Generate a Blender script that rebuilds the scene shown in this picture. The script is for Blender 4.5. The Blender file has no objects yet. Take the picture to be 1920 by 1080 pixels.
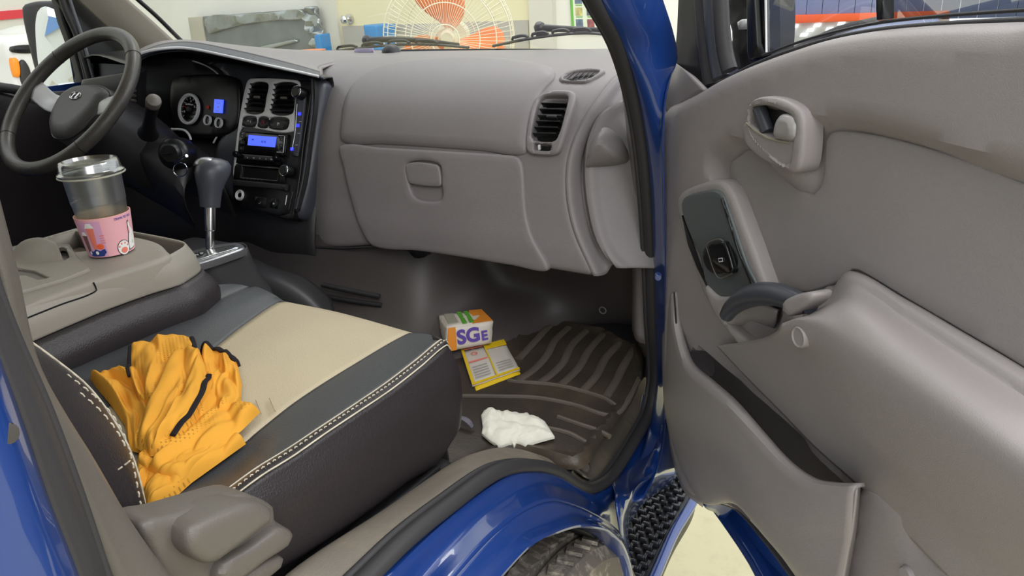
import bpy, bmesh, math, random
from mathutils import Vector, Matrix
from mathutils.geometry import delaunay_2d_cdt
import numpy as np
random.seed(7)
sc = bpy.context.scene
V = Vector
# ---------------------------------------------------------------- camera
# world: X = right side of the truck, Y = forward, Z = up, ground at z = 0.10
F_PX = 1387.0
yaw, pitch, roll = map(math.radians, (30.3, 21.8, 3.14))
CAM = V((1.25, 0.0, 1.62))
_h = V((-math.sin(yaw), math.cos(yaw), 0))
FW = (math.cos(pitch)*_h - math.sin(pitch)*V((0, 0, 1))).normalized()
R0 = V((math.cos(yaw), math.sin(yaw), 0)); U0 = R0.cross(FW)
RT = math.cos(roll)*R0 - math.sin(roll)*U0
UP = math.cos(roll)*U0 + math.sin(roll)*R0
cd = bpy.data.cameras.new('camera'); cam = bpy.data.objects.new('camera', cd)
sc.collection.objects.link(cam)
cd.sensor_width = 36; cd.lens = F_PX/1920*36; cd.clip_start = .02; cd.clip_end = 200
cam.matrix_world = Matrix(((RT.x, UP.x, -FW.x, CAM.x), (RT.y, UP.y, -FW.y, CAM.y), (RT.z, UP.z, -FW.z, CAM.z), (0, 0, 0, 1)))
sc.camera = cam
# ---------------------------------------------------------------- world, lights, exposure
w = bpy.data.worlds.new('daylight'); sc.world = w; w.use_nodes = True
bg = w.node_tree.nodes['Background']; bg.inputs[0].default_value = (.93, .97, 1.0, 1); bg.inputs[1].default_value = 1.55
def area(name, loc, tgt, sx, sy, power, col=(1, 1, 1)):
    l = bpy.data.lights.new(name, 'AREA'); l.shape = 'RECTANGLE'; l.size = sx; l.size_y = sy; l.energy = power; l.color = col
    o = bpy.data.objects.new(name, l); sc.collection.objects.link(o); o.location = loc
    o.rotation_euler = (V(tgt)-V(loc)).to_track_quat('-Z', 'Y').to_euler(); return o
area('workshop_lamp_overhead', (2.6, -.8, 3.6), (.7, .9, 1.1), 1.6, 2.4, 50, (1, .98, .95))
area('workshop_lamp_front', (-.3, 3.0, 4.2), (0, 4.2, 1.2), 2.4, .8, 45, (1, .98, .93))
area('workshop_lamp_bay', (3.2, 2.4, 3.8), (1.2, 1.2, .8), 1.6, 1.2, 40, (1, 1, 1))
sc.view_settings.view_transform = 'Standard'; sc.view_settings.look = 'None'
sc.view_settings.gamma = 1; sc.view_settings.use_curve_mapping = False
sc.view_settings.exposure = 0.08
# ---------------------------------------------------------------- helpers
def ray(px, py): return FW + (px-960)/F_PX*RT - (py-540)/F_PX*UP
def onX(px, py, x): d = ray(px, py); return CAM + (x-CAM.x)/d.x*d
def onY(px, py, y): d = ray(px, py); return CAM + (y-CAM.y)/d.y*d
def onZ(px, py, z): d = ray(px, py); return CAM + (z-CAM.z)/d.z*d
def LX(pts, x): return [onX(a, b, x) for a, b in pts]
def LY(pts, y): return [onY(a, b, y) for a, b in pts]
def LZ(pts, z): return [onZ(a, b, z) for a, b in pts]
def lin(c):
    c = [v/255 for v in c]
    return tuple((v/12.92 if v <= .04045 else ((v+.055)/1.055)**2.4) for v in c)
def mat(name, rgb, rough=.5, metal=0, bump=0, scale=400, spec=.5, coat=0, var=0, vscale=6, em=0, emcol=None, trans=0, ior=1.45, alpha=1, dirt=None, dirtamt=.5, dscale=9):
    m = bpy.data.materials.new(name); m.use_nodes = True; nt = m.node_tree; N = nt.nodes; L = nt.links
    b = N['Principled BSDF']; c = lin(rgb); b.inputs['Base Color'].default_value = (*c, 1)
    b.inputs['Roughness'].default_value = rough; b.inputs['Metallic'].default_value = metal
    b.inputs['Specular IOR Level'].default_value = spec; b.inputs['Coat Weight'].default_value = coat; b.inputs['Coat Roughness'].default_value = .04
    b.inputs['Transmission Weight'].default_value = trans; b.inputs['IOR'].default_value = ior; b.inputs['Alpha'].default_value = alpha
    if em: b.inputs['Emission Color'].default_value = (*lin(emcol or rgb), 1); b.inputs['Emission Strength'].default_value = em
    tc = N.new('ShaderNodeTexCoord')
    if var:
        n = N.new('ShaderNodeTexNoise'); n.inputs['Scale'].default_value = vscale; n.inputs['Detail'].default_value = 6
        L.new(tc.outputs['Object'], n.inputs['Vector'])
        r = N.new('ShaderNodeMapRange'); r.inputs['From Min'].default_value = .3; r.inputs['From Max'].default_value = .7
        r.inputs['To Min'].default_value = 1-var; r.inputs['To Max'].default_value = 1+var; L.new(n.outputs['Fac'], r.inputs['Value'])
        x = N.new('ShaderNodeMix'); x.data_type = 'RGBA'; x.blend_type = 'MULTIPLY'; x.inputs['Factor'].default_value = 1
        x.inputs['A'].default_value = (*c, 1); L.new(r.outputs['Result'], x.inputs['B']); L.new(x.outputs['Result'], b.inputs['Base Color'])
        last = x.outputs['Result']
        if dirt:
            n2 = N.new('ShaderNodeTexNoise'); n2.inputs['Scale'].default_value = dscale; n2.inputs['Detail'].default_value = 9; n2.inputs['Roughness'].default_value = .7
            L.new(tc.outputs['Object'], n2.inputs['Vector'])
            r2 = N.new('ShaderNodeMapRange'); r2.inputs['From Min'].default_value = .5; r2.inputs['From Max'].default_value = .68; r2.inputs['To Max'].default_value = dirtamt
            L.new(n2.outputs['Fac'], r2.inputs['Value'])
            y = N.new('ShaderNodeMix'); y.data_type = 'RGBA'; L.new(r2.outputs['Result'], y.inputs['Factor']); L.new(last, y.inputs['A']); y.inputs['B'].default_value = (*lin(dirt), 1)
            L.new(y.outputs['Result'], b.inputs['Base Color'])
    if bump:
        n = N.new('ShaderNodeTexNoise'); n.inputs['Scale'].default_value = scale; n.inputs['Detail'].default_value = 3; L.new(tc.outputs['Object'], n.inputs['Vector'])
        bp = N.new('ShaderNodeBump'); bp.inputs['Strength'].default_value = bump; bp.inputs['Distance'].default_value = .001
        L.new(n.outputs['Fac'], bp.inputs['Height']); L.new(bp.outputs['Normal'], b.inputs['Normal'])
    return m
M = {}
M['taupe'] = mat('taupe_plastic', (132, 126, 127), .42, bump=.35, scale=900, var=.04)
M['taupe_door'] = mat('door_plastic', (150, 143, 142), .42, bump=.35, scale=900, var=.04)
M['taupe_fabric'] = mat('door_fabric', (148, 142, 142), .9, bump=.6, scale=1100, var=.04, spec=.2)
M['sill_plastic'] = mat('sill_plastic', (120, 112, 102), .5, bump=.5, scale=500, var=.1, dirt=(150, 135, 112), dirtamt=.5, dscale=14)
M['tan'] = mat('tan_plastic', (150, 143, 130), .55, bump=.4, scale=700, var=.03)
M['greyplastic'] = mat('lever_grey_plastic', (100, 94, 88), .4, bump=.3, scale=600)
M['tray'] = mat('tray_plastic', (146, 140, 130), .5, bump=.4, scale=600, var=.03)
M['dark'] = mat('dark_plastic', (48, 47, 49), .42, bump=.3, scale=700)
M['darkblue'] = mat('dark_satin_plastic', (66, 68, 76), .33, bump=.15, scale=700)
M['black'] = mat('black_plastic', (20, 20, 22), .35)
M['gloss'] = mat('gloss_black', (14, 14, 17), .12)
M['rubber'] = mat('rubber_seal', (56, 54, 56), .55, bump=.3, scale=300)
M['mat'] = mat('rubber_mat', (62, 55, 49), .42, bump=.5, scale=260, var=.15, vscale=10, dirt=(98, 84, 66), dirtamt=.45, dscale=11)
M['fleece'] = mat('footwell_plastic', (74, 68, 67), .45, bump=.3, scale=400, var=.08)
M['leather'] = mat('black_leather', (46, 41, 43), .38, bump=.6, scale=520, var=.06)
M['leather2'] = mat('charcoal_leather', (70, 72, 75), .42, bump=.6, scale=520, var=.06)
M['beige'] = mat('beige_leather', (180, 167, 141), .6, bump=.6, scale=420, var=.03, vscale=9)
M['thread'] = mat('cream_thread', (200, 190, 170), .8)
M['blue'] = mat('blue_paint', (24, 58, 126), .28, coat=1, spec=.6)
M['chrome'] = mat('chrome', (215, 215, 215), .12, metal=1)
M['silver'] = mat('silver_paint', (225, 225, 228), .35, metal=.1)
M['white'] = mat('white_wall_paint', (226, 226, 216), .7, var=.02, vscale=2)
M['whitecar'] = mat('white_car_paint', (225, 225, 222), .25, coat=.5)
M['cream'] = mat('cream_door_paint', (222, 216, 176), .6, var=.02, vscale=2)
M['dado'] = mat('grey_dado_paint', (172, 170, 160), .7, var=.03, vscale=3)
M['casing'] = mat('door_casing_paint', (205, 204, 190), .6)
M['orange'] = mat('fan_orange_plastic', (232, 130, 66), .4)
M['wire'] = mat('cream_wire', (226, 222, 196), .4)
M['yellow'] = None
M['matrib'] = mat('worn_highlit_rib', (92, 84, 76), .45, bump=.4, scale=260, var=.12, vscale=14)  # lighter than the mat: worn dirt, plus rim highlights put into the colour
M['satin'] = mat('satin_metal', (150, 150, 152), .28, metal=.75)
M['stud'] = mat('step_stud_rubber', (52, 52, 56), .22)
M['paper'] = mat('white_tissue', (238, 236, 222), .85, bump=.4, scale=90, spec=.2, var=.03, vscale=20)
M['floor'] = mat('workshop_floor_paint', (184, 177, 142), .35, var=.06, vscale=3, dirt=(150, 140, 110), dirtamt=.25, dscale=25)
M['tyre'] = mat('tyre_rubber', (112, 105, 98), .75, bump=.5, scale=120, var=.2, dirt=(196, 186, 170), dirtamt=.8, dscale=30)
M['liner'] = mat('arch_liner', (44, 42, 40), .8, bump=.3, scale=100)
M['glass'] = mat('clear_glass', (245, 250, 250), .0, trans=1, ior=1.05, spec=.5)
M['mirror'] = mat('mirror_glass', (235, 240, 245), .02, metal=1)
M['lcd'] = mat('blue_display', (60, 80, 240), .3, em=1.0, emcol=(80, 105, 255))
M['ledblue'] = mat('blue_led', (50, 70, 255), .3, em=1.2, emcol=(50, 60, 255))
M['whitemark'] = mat('white_marking', (220, 220, 225), .5)
M['red'] = mat('red_marking', (190, 40, 40), .5)
M['pink'] = mat('pink_card', (240, 178, 186), .6)
M['card'] = mat('inner_card', (196, 160, 110), .7)
M['purple'] = mat('purple_ink', (98, 76, 170), .6)
M['orangeink'] = mat('orange_ink', (240, 150, 50), .6)
M['greenink'] = mat('green_ink', (100, 175, 60), .6)
M['yellowink'] = mat('yellow_ink', (232, 195, 30), .6)
M['packwhite'] = mat('pack_white', (226, 216, 205), .45)
M['salmon'] = mat('salmon_ink', (238, 130, 110), .6)
M['navy'] = mat('navy_ink', (40, 60, 130), .6)
M['bluebin'] = mat('blue_bin_plastic', (50, 130, 190), .4)
M['bluegrey'] = mat('blue_grey_cladding', (128, 138, 178), .5)
M['orangered'] = mat('orange_fascia', (248, 104, 56), .5)
M['soffit'] = mat('grey_soffit', (178, 180, 180), .6)
M['lamp'] = mat('soffit_lamp', (255, 255, 255), .4, em=1.2)
M['redstripe'] = mat('red_stripe', (226, 70, 80), .5)
M['amber'] = mat('amber_lens', (250, 150, 40), .3)
M['foil'] = mat('crinkled_film', (150, 156, 152), .12, metal=.7, bump=1.0, scale=3, var=.3, vscale=2)
M['film'] = mat('dull_grey_panel', (118, 124, 120), .3, metal=.35, bump=.5, scale=5, var=.2, vscale=4)

def finish(o, mt, smooth=True, ang=38):
    o.data.materials.append(mt)
    if smooth:
        o.data.polygons.foreach_set('use_smooth', [True]*len(o.data.polygons))
        o.data.set_sharp_from_angle(angle=math.radians(ang))
def root_of(p):
    while p is not None and p.parent is not None: p = p.parent
    return p
def obj(name, verts, faces, mt, parent=None, smooth=True, ang=38, solid=0, fix=True):
    r = root_of(parent); off = V(r.location) if r is not None else V((0, 0, 0))
    me = bpy.data.meshes.new(name); me.from_pydata([tuple(V(v)-off) for v in verts], [], faces); me.update()
    bm = bmesh.new(); bm.from_mesh(me); bmesh.ops.remove_doubles(bm, verts=bm.verts, dist=1e-6)
    if fix: bmesh.ops.recalc_face_normals(bm, faces=bm.faces)
    bm.to_mesh(me); bm.free()
    o = bpy.data.objects.new(name, me); sc.collection.objects.link(o); o.parent = parent
    finish(o, mt, smooth, ang)
    if solid:
        s = o.modifiers.new('thickness', 'SOLIDIFY'); s.thickness = solid; s.offset = 0
    return o
def thing(name, label, cat, loc, group=None):
    o = bpy.data.objects.new(name, None); sc.collection.objects.link(o); o.location = loc; o.empty_display_size = .05
    o['label'] = label; o['category'] = cat
    if group: o['group'] = group
    return o
def tag(o, label, cat, group=None):
    o['label'] = label; o['category'] = cat
    if group: o['group'] = group
    return o
def struct(o): o['kind'] = 'structure'; return o
class MB:
    "collects several shapes into one mesh"
    def __init__(s): s.v = []; s.f = []
    def add(s, vs, fs):
        n = len(s.v); s.v += [V(v) for v in vs]; s.f += [tuple(i+n for i in f) for f in fs]; return s
    def build(s, name, mt, parent=None, **k): return obj(name, s.v, s.f, mt, parent, **k)
def g_box(c, sx, sy, sz, ax=None, bev=0):
    "rounded box about c, half sizes, axes ax (3 vectors)"
    ax = ax or (V((1, 0, 0)), V((0, 1, 0)), V((0, 0, 1)))
    bm = bmesh.new(); bmesh.ops.create_cube(bm, size=2)
    for v in bm.verts: v.co = V((v.co.x*sx, v.co.y*sy, v.co.z*sz))
    if bev: bmesh.ops.bevel(bm, geom=bm.edges[:], offset=bev, segments=3, affect='EDGES', profile=.5)
    bm.verts.ensure_lookup_table(); bm.verts.index_update()
    vs = [V(c)+ax[0]*v.co.x+ax[1]*v.co.y+ax[2]*v.co.z for v in bm.verts]; fs = [tuple(v.index for v in f.verts) for f in bm.faces]; bm.free()
    return vs, fs
def crom(pts, n):
    "Catmull-Rom resample, n samples, roughly even in chord length"
    pts = [V(p) for p in pts]
    if len(pts) == 1: return pts*n
    d = [0]
    for a, b in zip(pts, pts[1:]): d.append(d[-1]+max((b-a).length, 1e-9))
    ext = [2*pts[0]-pts[1]]+pts+[2*pts[-1]-pts[-2]]; out = []
    for k in range(n):
        t = d[-1]*k/(n-1); i = 0
        while i < len(pts)-2 and t > d[i+1]: i += 1
        u = (t-d[i])/(d[i+1]-d[i]); p0, p1, p2, p3 = ext[i:i+4]
        L = d[i+1]-d[i]; m1 = (p2-p0)/((p2-p1).length+(p1-p0).length+1e-9)*L; m2 = (p3-p1)/((p3-p2).length+(p2-p1).length+1e-9)*L
        out.append((2*u**3-3*u*u+1)*p1+(u**3-2*u*u+u)*m1+(-2*u**3+3*u*u)*p2+(u**3-u*u)*m2)
    return out
def g_loft(curves, n=24, m=4, cap=False, closed=False):
    rows = [crom(c, n) for c in curves]
    cols = [crom([r[j] for r in rows]+([rows[0][j]] if closed else []), (len(rows)-1+(1 if closed else 0))*m+1) for j in range(n)]
    K = len(cols[0]); vs = [cols[j][k] for k in range(K) for j in range(n)]
    fs = [(k*n+j, k*n+j+1, (k+1)*n+j+1, (k+1)*n+j) for k in range(K-1) for j in range(n-1)]
    return vs, fs
def loft(name, curves, mt, parent=None, n=24, m=4, solid=.003, **k):
    vs, fs = g_loft(curves, n, m); return obj(name, vs, fs, mt, parent, solid=solid, **k)
def g_tube(path, r, n=None, seg=10, closed=False, flat=1, fu=None, smooth=True, cap=True):
    pts = [V(p) for p in path]
    if n: pts = crom(pts+([pts[0]] if closed else []), n+(1 if closed else 0))
    if closed and n: pts = pts[:-1]
    N = len(pts); vs = []; prev = None
    for i, p in enumerate(pts):
        a = pts[(i-1) % N] if (closed or i > 0) else p; b = pts[(i+1) % N] if (closed or i < N-1) else p
        t = (b-a).normalized()
        if fu is not None: u = V(fu); u = (u-t*u.dot(t)).normalized()
        else:
            u = prev if prev is not None else (V((0, 0, 1)) if abs(t.z) < .9 else V((1, 0, 0)))
            u = (u-t*u.dot(t)).normalized(); prev = u
        w_ = t.cross(u); rr = r(i/(N-1)) if callable(r) else r
        for k in range(seg):
            q = 2*math.pi*k/seg; vs.append(p+u*math.cos(q)*rr*flat+w_*math.sin(q)*rr)
    fs = []
    for i in range(N if closed else N-1):
        for k in range(seg):
            j = (i+1) % N; fs.append((i*seg+k, i*seg+(k+1) % seg, j*seg+(k+1) % seg, j*seg+k))
    if cap and not closed: fs += [tuple(range(seg))[::-1], tuple((N-1)*seg+k for k in range(seg))]
    return vs, fs
def tube(name, path, r, mt, parent=None, ang=60, **k):
    vs, fs = g_tube(path, r, **k); return obj(name, vs, fs, mt, parent, ang=ang)
def g_lathe(c, axis, prof, seg=40, xdir=None, cap=True):
    "profile of (r, h) about axis from c"
    a = V(axis).normalized(); x = V(xdir) if xdir is not None else (V((1, 0, 0)) if abs(a.x) < .9 else V((0, 1, 0)))
    x = (x-a*x.dot(a)).normalized(); y = a.cross(x); vs = []; fs = []
    for r, h in prof:
        for k in range(seg): q = 2*math.pi*k/seg; vs.append(V(c)+a*h+x*math.cos(q)*r+y*math.sin(q)*r)
    for i in range(len(prof)-1):
        for k in range(seg): fs.append((i*seg+k, i*seg+(k+1) % seg, (i+1)*seg+(k+1) % seg, (i+1)*seg+k))
    return vs, fs
def lathe(name, c, axis, prof, mt, parent=None, seg=40, **k):
    vs, fs = g_lathe(c, axis, prof, seg); return obj(name, vs, fs, mt, parent, **k)
class Plane:
    def __init__(s, o, u, v, n=None):
        s.o = V(o); s.u = V(u).normalized(); s.v = (V(v)-s.u*V(v).dot(s.u)).normalized(); s.n = s.u.cross(s.v)
        if (CAM-s.o).dot(s.n) < 0: s.n = -s.n
    def hit(s, px, py, h=0):
        d = ray(px, py); o = s.o+s.n*h; t = (o-CAM).dot(s.n)/d.dot(s.n); p = CAM+d*t-s.o; return (p.dot(s.u), p.dot(s.v))
    def pt(s, px, py, h=0): u, v = s.hit(px, py, h); return s.map(u, v, h)
    def map(s, u, v, h=0): return s.o+s.u*u+s.v*v+s.n*h
class Prism:
    "surface swept along X from a profile of (y, z)"
    def __init__(s, prof, n=80):
        q = crom([V((0, y, z)) for y, z in prof], n); s.p = q; s.d = [0]
        for a, b in zip(q, q[1:]): s.d.append(s.d[-1]+(b-a).length)
    def hit(s, px, py, h=0):
        d = ray(px, py); best = None
        for i in range(len(s.p)-1):
            a, b = s.p[i], s.p[i+1]
            den = d.y*(b.z-a.z)-d.z*(b.y-a.y)
            if abs(den) < 1e-9: continue
            t = ((a.y-CAM.y)*(b.z-a.z)-(a.z-CAM.z)*(b.y-a.y))/den
            k = ((a.y-CAM.y)*d.z-(a.z-CAM.z)*d.y)/den
            if t > 0 and -.001 <= k <= 1.001 and (best is None or t < best[0]): best = (t, (CAM+d*t).x, s.d[i]+k*(s.d[i+1]-s.d[i]))
        if best is None: return onY(px, py, s.p[0].y).x, 0.0
        return best[1], best[2]
    def map(s, u, v, h=0):
        v = min(max(v, 0), s.d[-1]-1e-6); i = 0
        while s.d[i+1] < v: i += 1
        k = (v-s.d[i])/(s.d[i+1]-s.d[i]); p = s.p[i].lerp(s.p[i+1], k)
        def nn(j):
            j0, j1 = max(j-1, 0), min(j+1, len(s.p)-1); t = s.p[j1]-s.p[j0]; return V((0, t.z, -t.y)).normalized()
        n = nn(i).lerp(nn(i+1), k)
        return V((u, p.y, p.z))+n*h
    def pt(s, px, py, h=0): u, v = s.hit(px, py); return s.map(u, v, h)
def inside(P, poly):
    x, y = P[:, 0], P[:, 1]; c = np.zeros(len(P), bool); n = len(poly); j = n-1
    for i in range(n):
        xi, yi = poly[i]; xj, yj = poly[j]
        c ^= ((yi > y) != (yj > y)) & (x < (xj-xi)*(y-yi)/(yj-yi+1e-15)+xi); j = i
    return c
def pdist(P, poly, closed=True):
    A = np.array(poly); B = np.roll(A, -1, 0)
    if not closed: A = A[:-1]; B = B[:-1]
    best = np.full(len(P), 1e9)
    for a, b in zip(A, B):
        ab = b-a; L = (ab*ab).sum()+1e-15; t = np.clip(((P-a)@ab)/L, 0, 1); q = a+t[:, None]*ab
        best = np.minimum(best, np.hypot(*(P-q).T))
    return best
def smooth_poly(uv, step, sharp=False):
    "closed outline, corners rounded with Catmull-Rom unless sharp"
    n = len(uv); out = []
    if sharp:
        for i in range(n):
            a = np.array(uv[i]); b = np.array(uv[(i+1) % n]); k = max(1, int(np.hypot(*(b-a))/step))
            out += [tuple(a+(b-a)*j/k) for j in range(k)]
        return out
    P = [V((p[0], p[1], 0)) for p in uv]
    for i in range(n):
        p0, p1, p2, p3 = P[i-1], P[i], P[(i+1) % n], P[(i+2) % n]; L = (p2-p1).length; k = max(1, int(L/step))
        m1 = (p2-p0)/((p2-p1).length+(p1-p0).length+1e-9)*L; m2 = (p3-p1)/((p3-p2).length+(p2-p1).length+1e-9)*L
        for j in range(k):
            u = j/k; q = (2*u**3-3*u*u+1)*p1+(u**3-2*u*u+u)*m1+(-2*u**3+3*u*u)*p2+(u**3-u*u)*m2; out.append((q.x, q.y))
    return out
def g_panel(surf, out, er=.004, thick=.006, step=.012, h0=0, hf=None, sharp=False, px=True, holes=(), holes_px=True, hh=None, bstep=None):
    uv = [surf.hit(*p, h0) if isinstance(surf, Plane) else surf.hit(*p) for p in out] if px else [tuple(p) for p in out]
    bstep = bstep or min(step, .012)
    B = smooth_poly(uv, bstep, sharp); H = []
    for ho in holes:
        q = [surf.hit(*p, h0) if isinstance(surf, Plane) else surf.hit(*p) for p in ho] if holes_px else ho
        H.append(smooth_poly(q, bstep, sharp))
    A = np.array(B); x0, y0 = A.min(0); x1, y1 = A.max(0)
    nx, ny = max(2, int((x1-x0)/step)), max(2, int((y1-y0)/step))
    G = np.array([(x0+(x1-x0)*(i+.5*(j % 2)+.25)/nx, y0+(y1-y0)*(j+.5)/ny) for i in range(nx) for j in range(ny)])
    def dist(P):
        d = pdist(P, B)
        for q in H: d = np.minimum(d, pdist(P, q))
        return d
    G = G[inside(G, B)]
    for q in H: G = G[~inside(G, q)]
    if len(G): G = G[dist(G) > max(er*1.05, step*.35)]
    rings = []
    if er > 0:
        for poly in [B]+H:
            Q = np.array(poly); T = np.roll(Q, -1, 0)-np.roll(Q, 1, 0); T /= (np.hypot(*T.T)[:, None]+1e-12); Nn = np.stack([-T[:, 1], T[:, 0]], 1)
            for f in (.12, .4, .95):
                for sgn in (1, -1):
                    R = Q+Nn*er*f*sgn; ok = inside(R, B)
                    for q in H: ok &= ~inside(R, q)
                    ok &= dist(R) > er*f*.93; rings.append(R[ok])
    P = [tuple(p) for p in B]; E = [(i, (i+1) % len(B)) for i in range(len(B))]
    for q in H:
        n0 = len(P); P += [tuple(p) for p in q]; E += [(n0+i, n0+(i+1) % len(q)) for i in range(len(q))]
    nb = len(P); P += [tuple(p) for r in rings for p in r]+[tuple(p) for p in G]
    res = delaunay_2d_cdt([V(p) for p in P], E, [], 0, 1e-6)
    vs2 = np.array([(v.x, v.y) for v in res[0]]); F = [f for f in res[2]]
    cen = np.array([vs2[list(f)].mean(0) for f in F]); ok = inside(cen, B)
    for q in H: ok &= ~inside(cen, q)
    F = [f for f, k in zip(F, ok) if k]
    D = dist(vs2); e = np.zeros(len(vs2))
    if er > 0:
        t = np.clip(D/er, 0, 1); e = -er*(1-np.sqrt(np.clip(1-(1-t)**2, 0, 1)))
        if thick < er: e *= thick/er
    hs = e+h0
    if hf is not None: hs = hs+np.array([hf(u, v, d) for (u, v), d in zip(vs2, D)])
    vs = [surf.map(u, v, h) for (u, v), h in zip(vs2, hs)]
    # skirt along every open edge
    cnt = {}
    for f in F:
        for a, b in zip(f, f[1:]+f[:1]): cnt[(a, b)] = 1
    bd = [(a, b) for (a, b) in cnt if (b, a) not in cnt]; low = {}
    for a, b in bd:
        for k in (a, b):
            if k not in low: low[k] = len(vs); vs.append(surf.map(vs2[k][0], vs2[k][1], hs[k]-thick))
    fs = [tuple(f) for f in F]+[(b, a, low[a], low[b]) for a, b in bd]
    return vs, fs
def panel(name, surf, out, mt, parent=None, ang=40, **k):
    vs, fs = g_panel(surf, out, **k); return obj(name, vs, fs, mt, parent, ang=ang)
def rrect(x0, y0, x1, y1, r=.2):
    "rounded rectangle as a smooth outline of 12 points"
    dx, dy = (x1-x0)*r, (y1-y0)*r; m = min(abs(dx), abs(dy)); dx = math.copysign(m, dx); dy = math.copysign(m, dy); k = .3
    return [(x0+dx, y0), (x1-dx, y0), (x1-dx*k, y0+dy*k), (x1, y0+dy), (x1, y1-dy), (x1-dx*k, y1-dy*k), (x1-dx, y1), (x0+dx, y1), (x0+dx*k, y1-dy*k), (x0, y1-dy), (x0, y0+dy), (x0+dx*k, y0+dy*k)]
def quad(q, a0, b0, a1, b1):
    "sub rectangle inside a pixel quad TL,TR,BR,BL"
    def f(a, b): return tuple((q[0][i]*(1-a)+q[1][i]*a)*(1-b)+(q[3][i]*(1-a)+q[2][i]*a)*b for i in (0, 1))
    return [f(a0, b0), f(a1, b0), f(a1, b1), f(a0, b1)]
def sstep(a, b, x): t = min(max((x-a)/(b-a), 0), 1); return t*t*(3-2*t)
def text(name, s, size, o, u, v, mt, parent, ext=.0004, align='CENTER', bold=0):
    c = bpy.data.curves.new(name, 'FONT'); c.body = s; c.size = size; c.extrude = ext; c.offset = bold; c.align_x = align; c.align_y = 'CENTER'
    t = bpy.data.objects.new(name, c); sc.collection.objects.link(t); bpy.context.view_layer.update()
    me = bpy.data.meshes.new_from_object(t); bpy.data.objects.remove(t); r = root_of(parent); off = V(r.location) if r else V((0, 0, 0))
    u = V(u).normalized(); v = V(v); v = (v-u*v.dot(u)).normalized(); n = u.cross(v)
    for q in me.vertices: q.co = V(o)+u*q.co.x+v*q.co.y+n*q.co.z-off
    me.materials.clear(); me.materials.append(mt); ob = bpy.data.objects.new(name, me); sc.collection.objects.link(ob); ob.parent = parent; return ob
# ================================================================ THE WORKSHOP
def slab(name, x0, x1, y0, y1, z0, z1, mt, parent=None, bev=0):
    vs, fs = g_box(((x0+x1)/2, (y0+y1)/2, (z0+z1)/2), (x1-x0)/2, (y1-y0)/2, (z1-z0)/2, None, bev); return obj(name, vs, fs, mt, parent)
def pane_mat(name, tint=(1, 1, 1), gl=.08, rough=.0):
    m = bpy.data.materials.new(name); m.use_nodes = True; N = m.node_tree.nodes; L = m.node_tree.links; N.clear()
    o = N.new('ShaderNodeOutputMaterial'); t = N.new('ShaderNodeBsdfTransparent'); t.inputs[0].default_value = (*tint, 1)
    g = N.new('ShaderNodeBsdfGlossy'); g.inputs['Roughness'].default_value = rough; f = N.new('ShaderNodeLayerWeight'); f.inputs[0].default_value = .12
    mu = N.new('ShaderNodeMath'); mu.operation = 'ADD'; mu.inputs[1].default_value = gl-.02; mu.use_clamp = True
    x = N.new('ShaderNodeMixShader'); L.new(f.outputs['Facing'], mu.inputs[0]); L.new(mu.outputs[0], x.inputs[0]); L.new(t.outputs[0], x.inputs[1]); L.new(g.outputs[0], x.inputs[2]); L.new(x.outputs[0], o.inputs[0]); return m
M['pane'] = pane_mat('window_glass', (.97, .985, .98), .03)
M['pane_dark'] = pane_mat('dusty_glass', (.42, .45, .45), .25)
GZ = .10
struct(slab('floor', -14, 16, -14, 16, GZ-.05, GZ, M['floor']))
WY = 4.5
struct(slab('wall_front', -9, -.15, WY, WY+.12, GZ, 5.2, M['white']))
zd = onY(700, 47, WY).z
struct(slab('trim_1', -9, onY(608, 60, WY).x, WY-.012, WY, GZ, onY(340, 78, WY).z, M['dado']))
def wallquad(name, pts, y, th, mt, parent=None, sharp=True, **k):
    s = Plane((0, y, 0), (1, 0, 0), (0, 0, 1)); return panel(name, s, pts, mt, parent, er=0, thick=th, step=1, sharp=sharp, **k)
# door in the front wall
xl, xm, xr, xr2 = onY(612, 30, WY).x, onY(641, 30, WY).x, onY(1000, 30, WY).x, onY(1043, 30, WY).x
door = struct(slab('door_1', xm, xr, WY-.03, WY, GZ, 2.25, M['cream']))
slab('kick_panel', xm+.02, xr-.02, WY-.04, WY-.03, GZ+.02, zd, M['dado'], door)
kn = MB(); kc = onY(655, 36, WY-.04)
kn.add(*g_lathe(kc, (0, -1, 0), [(.035, 0), (.035, .008), (.012, .012), (.012, .04), (.028, .05), (.03, .07), (.02, .085), (0, .088)], 20))
kn.build('door_handle', M['chrome'], door)
struct(slab('trim_2', xl, xm, WY-.06, WY, GZ, 2.4, M['casing'])); struct(slab('trim_3', xr, xr2, WY-.06, WY, GZ, 2.4, M['casing']))
struct(slab('trim_4', xl, xr2, WY-.05, WY, 2.25, 2.4, M['casing']))
# crinkled film panel leaning on the wall
ft = thing('wall_board', 'grey board covered with crinkled shiny film leaning on the white wall', 'board', (onY(480, 60, WY).x, WY-.1, GZ))
sF = Plane((0, WY-.10, 0), (1, 0, 0), (0, 0, 1))
panel('board', sF, [(352, 33), (592, 15), (606, 140), (372, 160)], M['film'], ft, er=.004, thick=.03, step=.1, sharp=True)
panel('board_frame', sF, [(352, 33), (378, 31), (398, 160), (372, 160)], mat('board_edge', (176, 172, 154), .6), ft, er=.003, thick=.02, h0=.012, step=.1, sharp=True)
panel('film', sF, [(383, 33), (440, 27), (500, 24), (562, 18), (570, 34), (530, 38), (470, 44), (420, 55), (388, 62)], M['foil'], ft, er=.01, thick=.012, h0=.03, step=.05, hf=lambda u, v, d: .02*math.sin(u*21+v*13)*math.sin(v*31-u*7))
panel('film', sF, [(480, 90), (520, 80), (552, 74), (556, 78), (520, 88), (488, 96)], M['foil'], ft, er=.01, thick=.012, h0=.03, step=.05)
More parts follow.
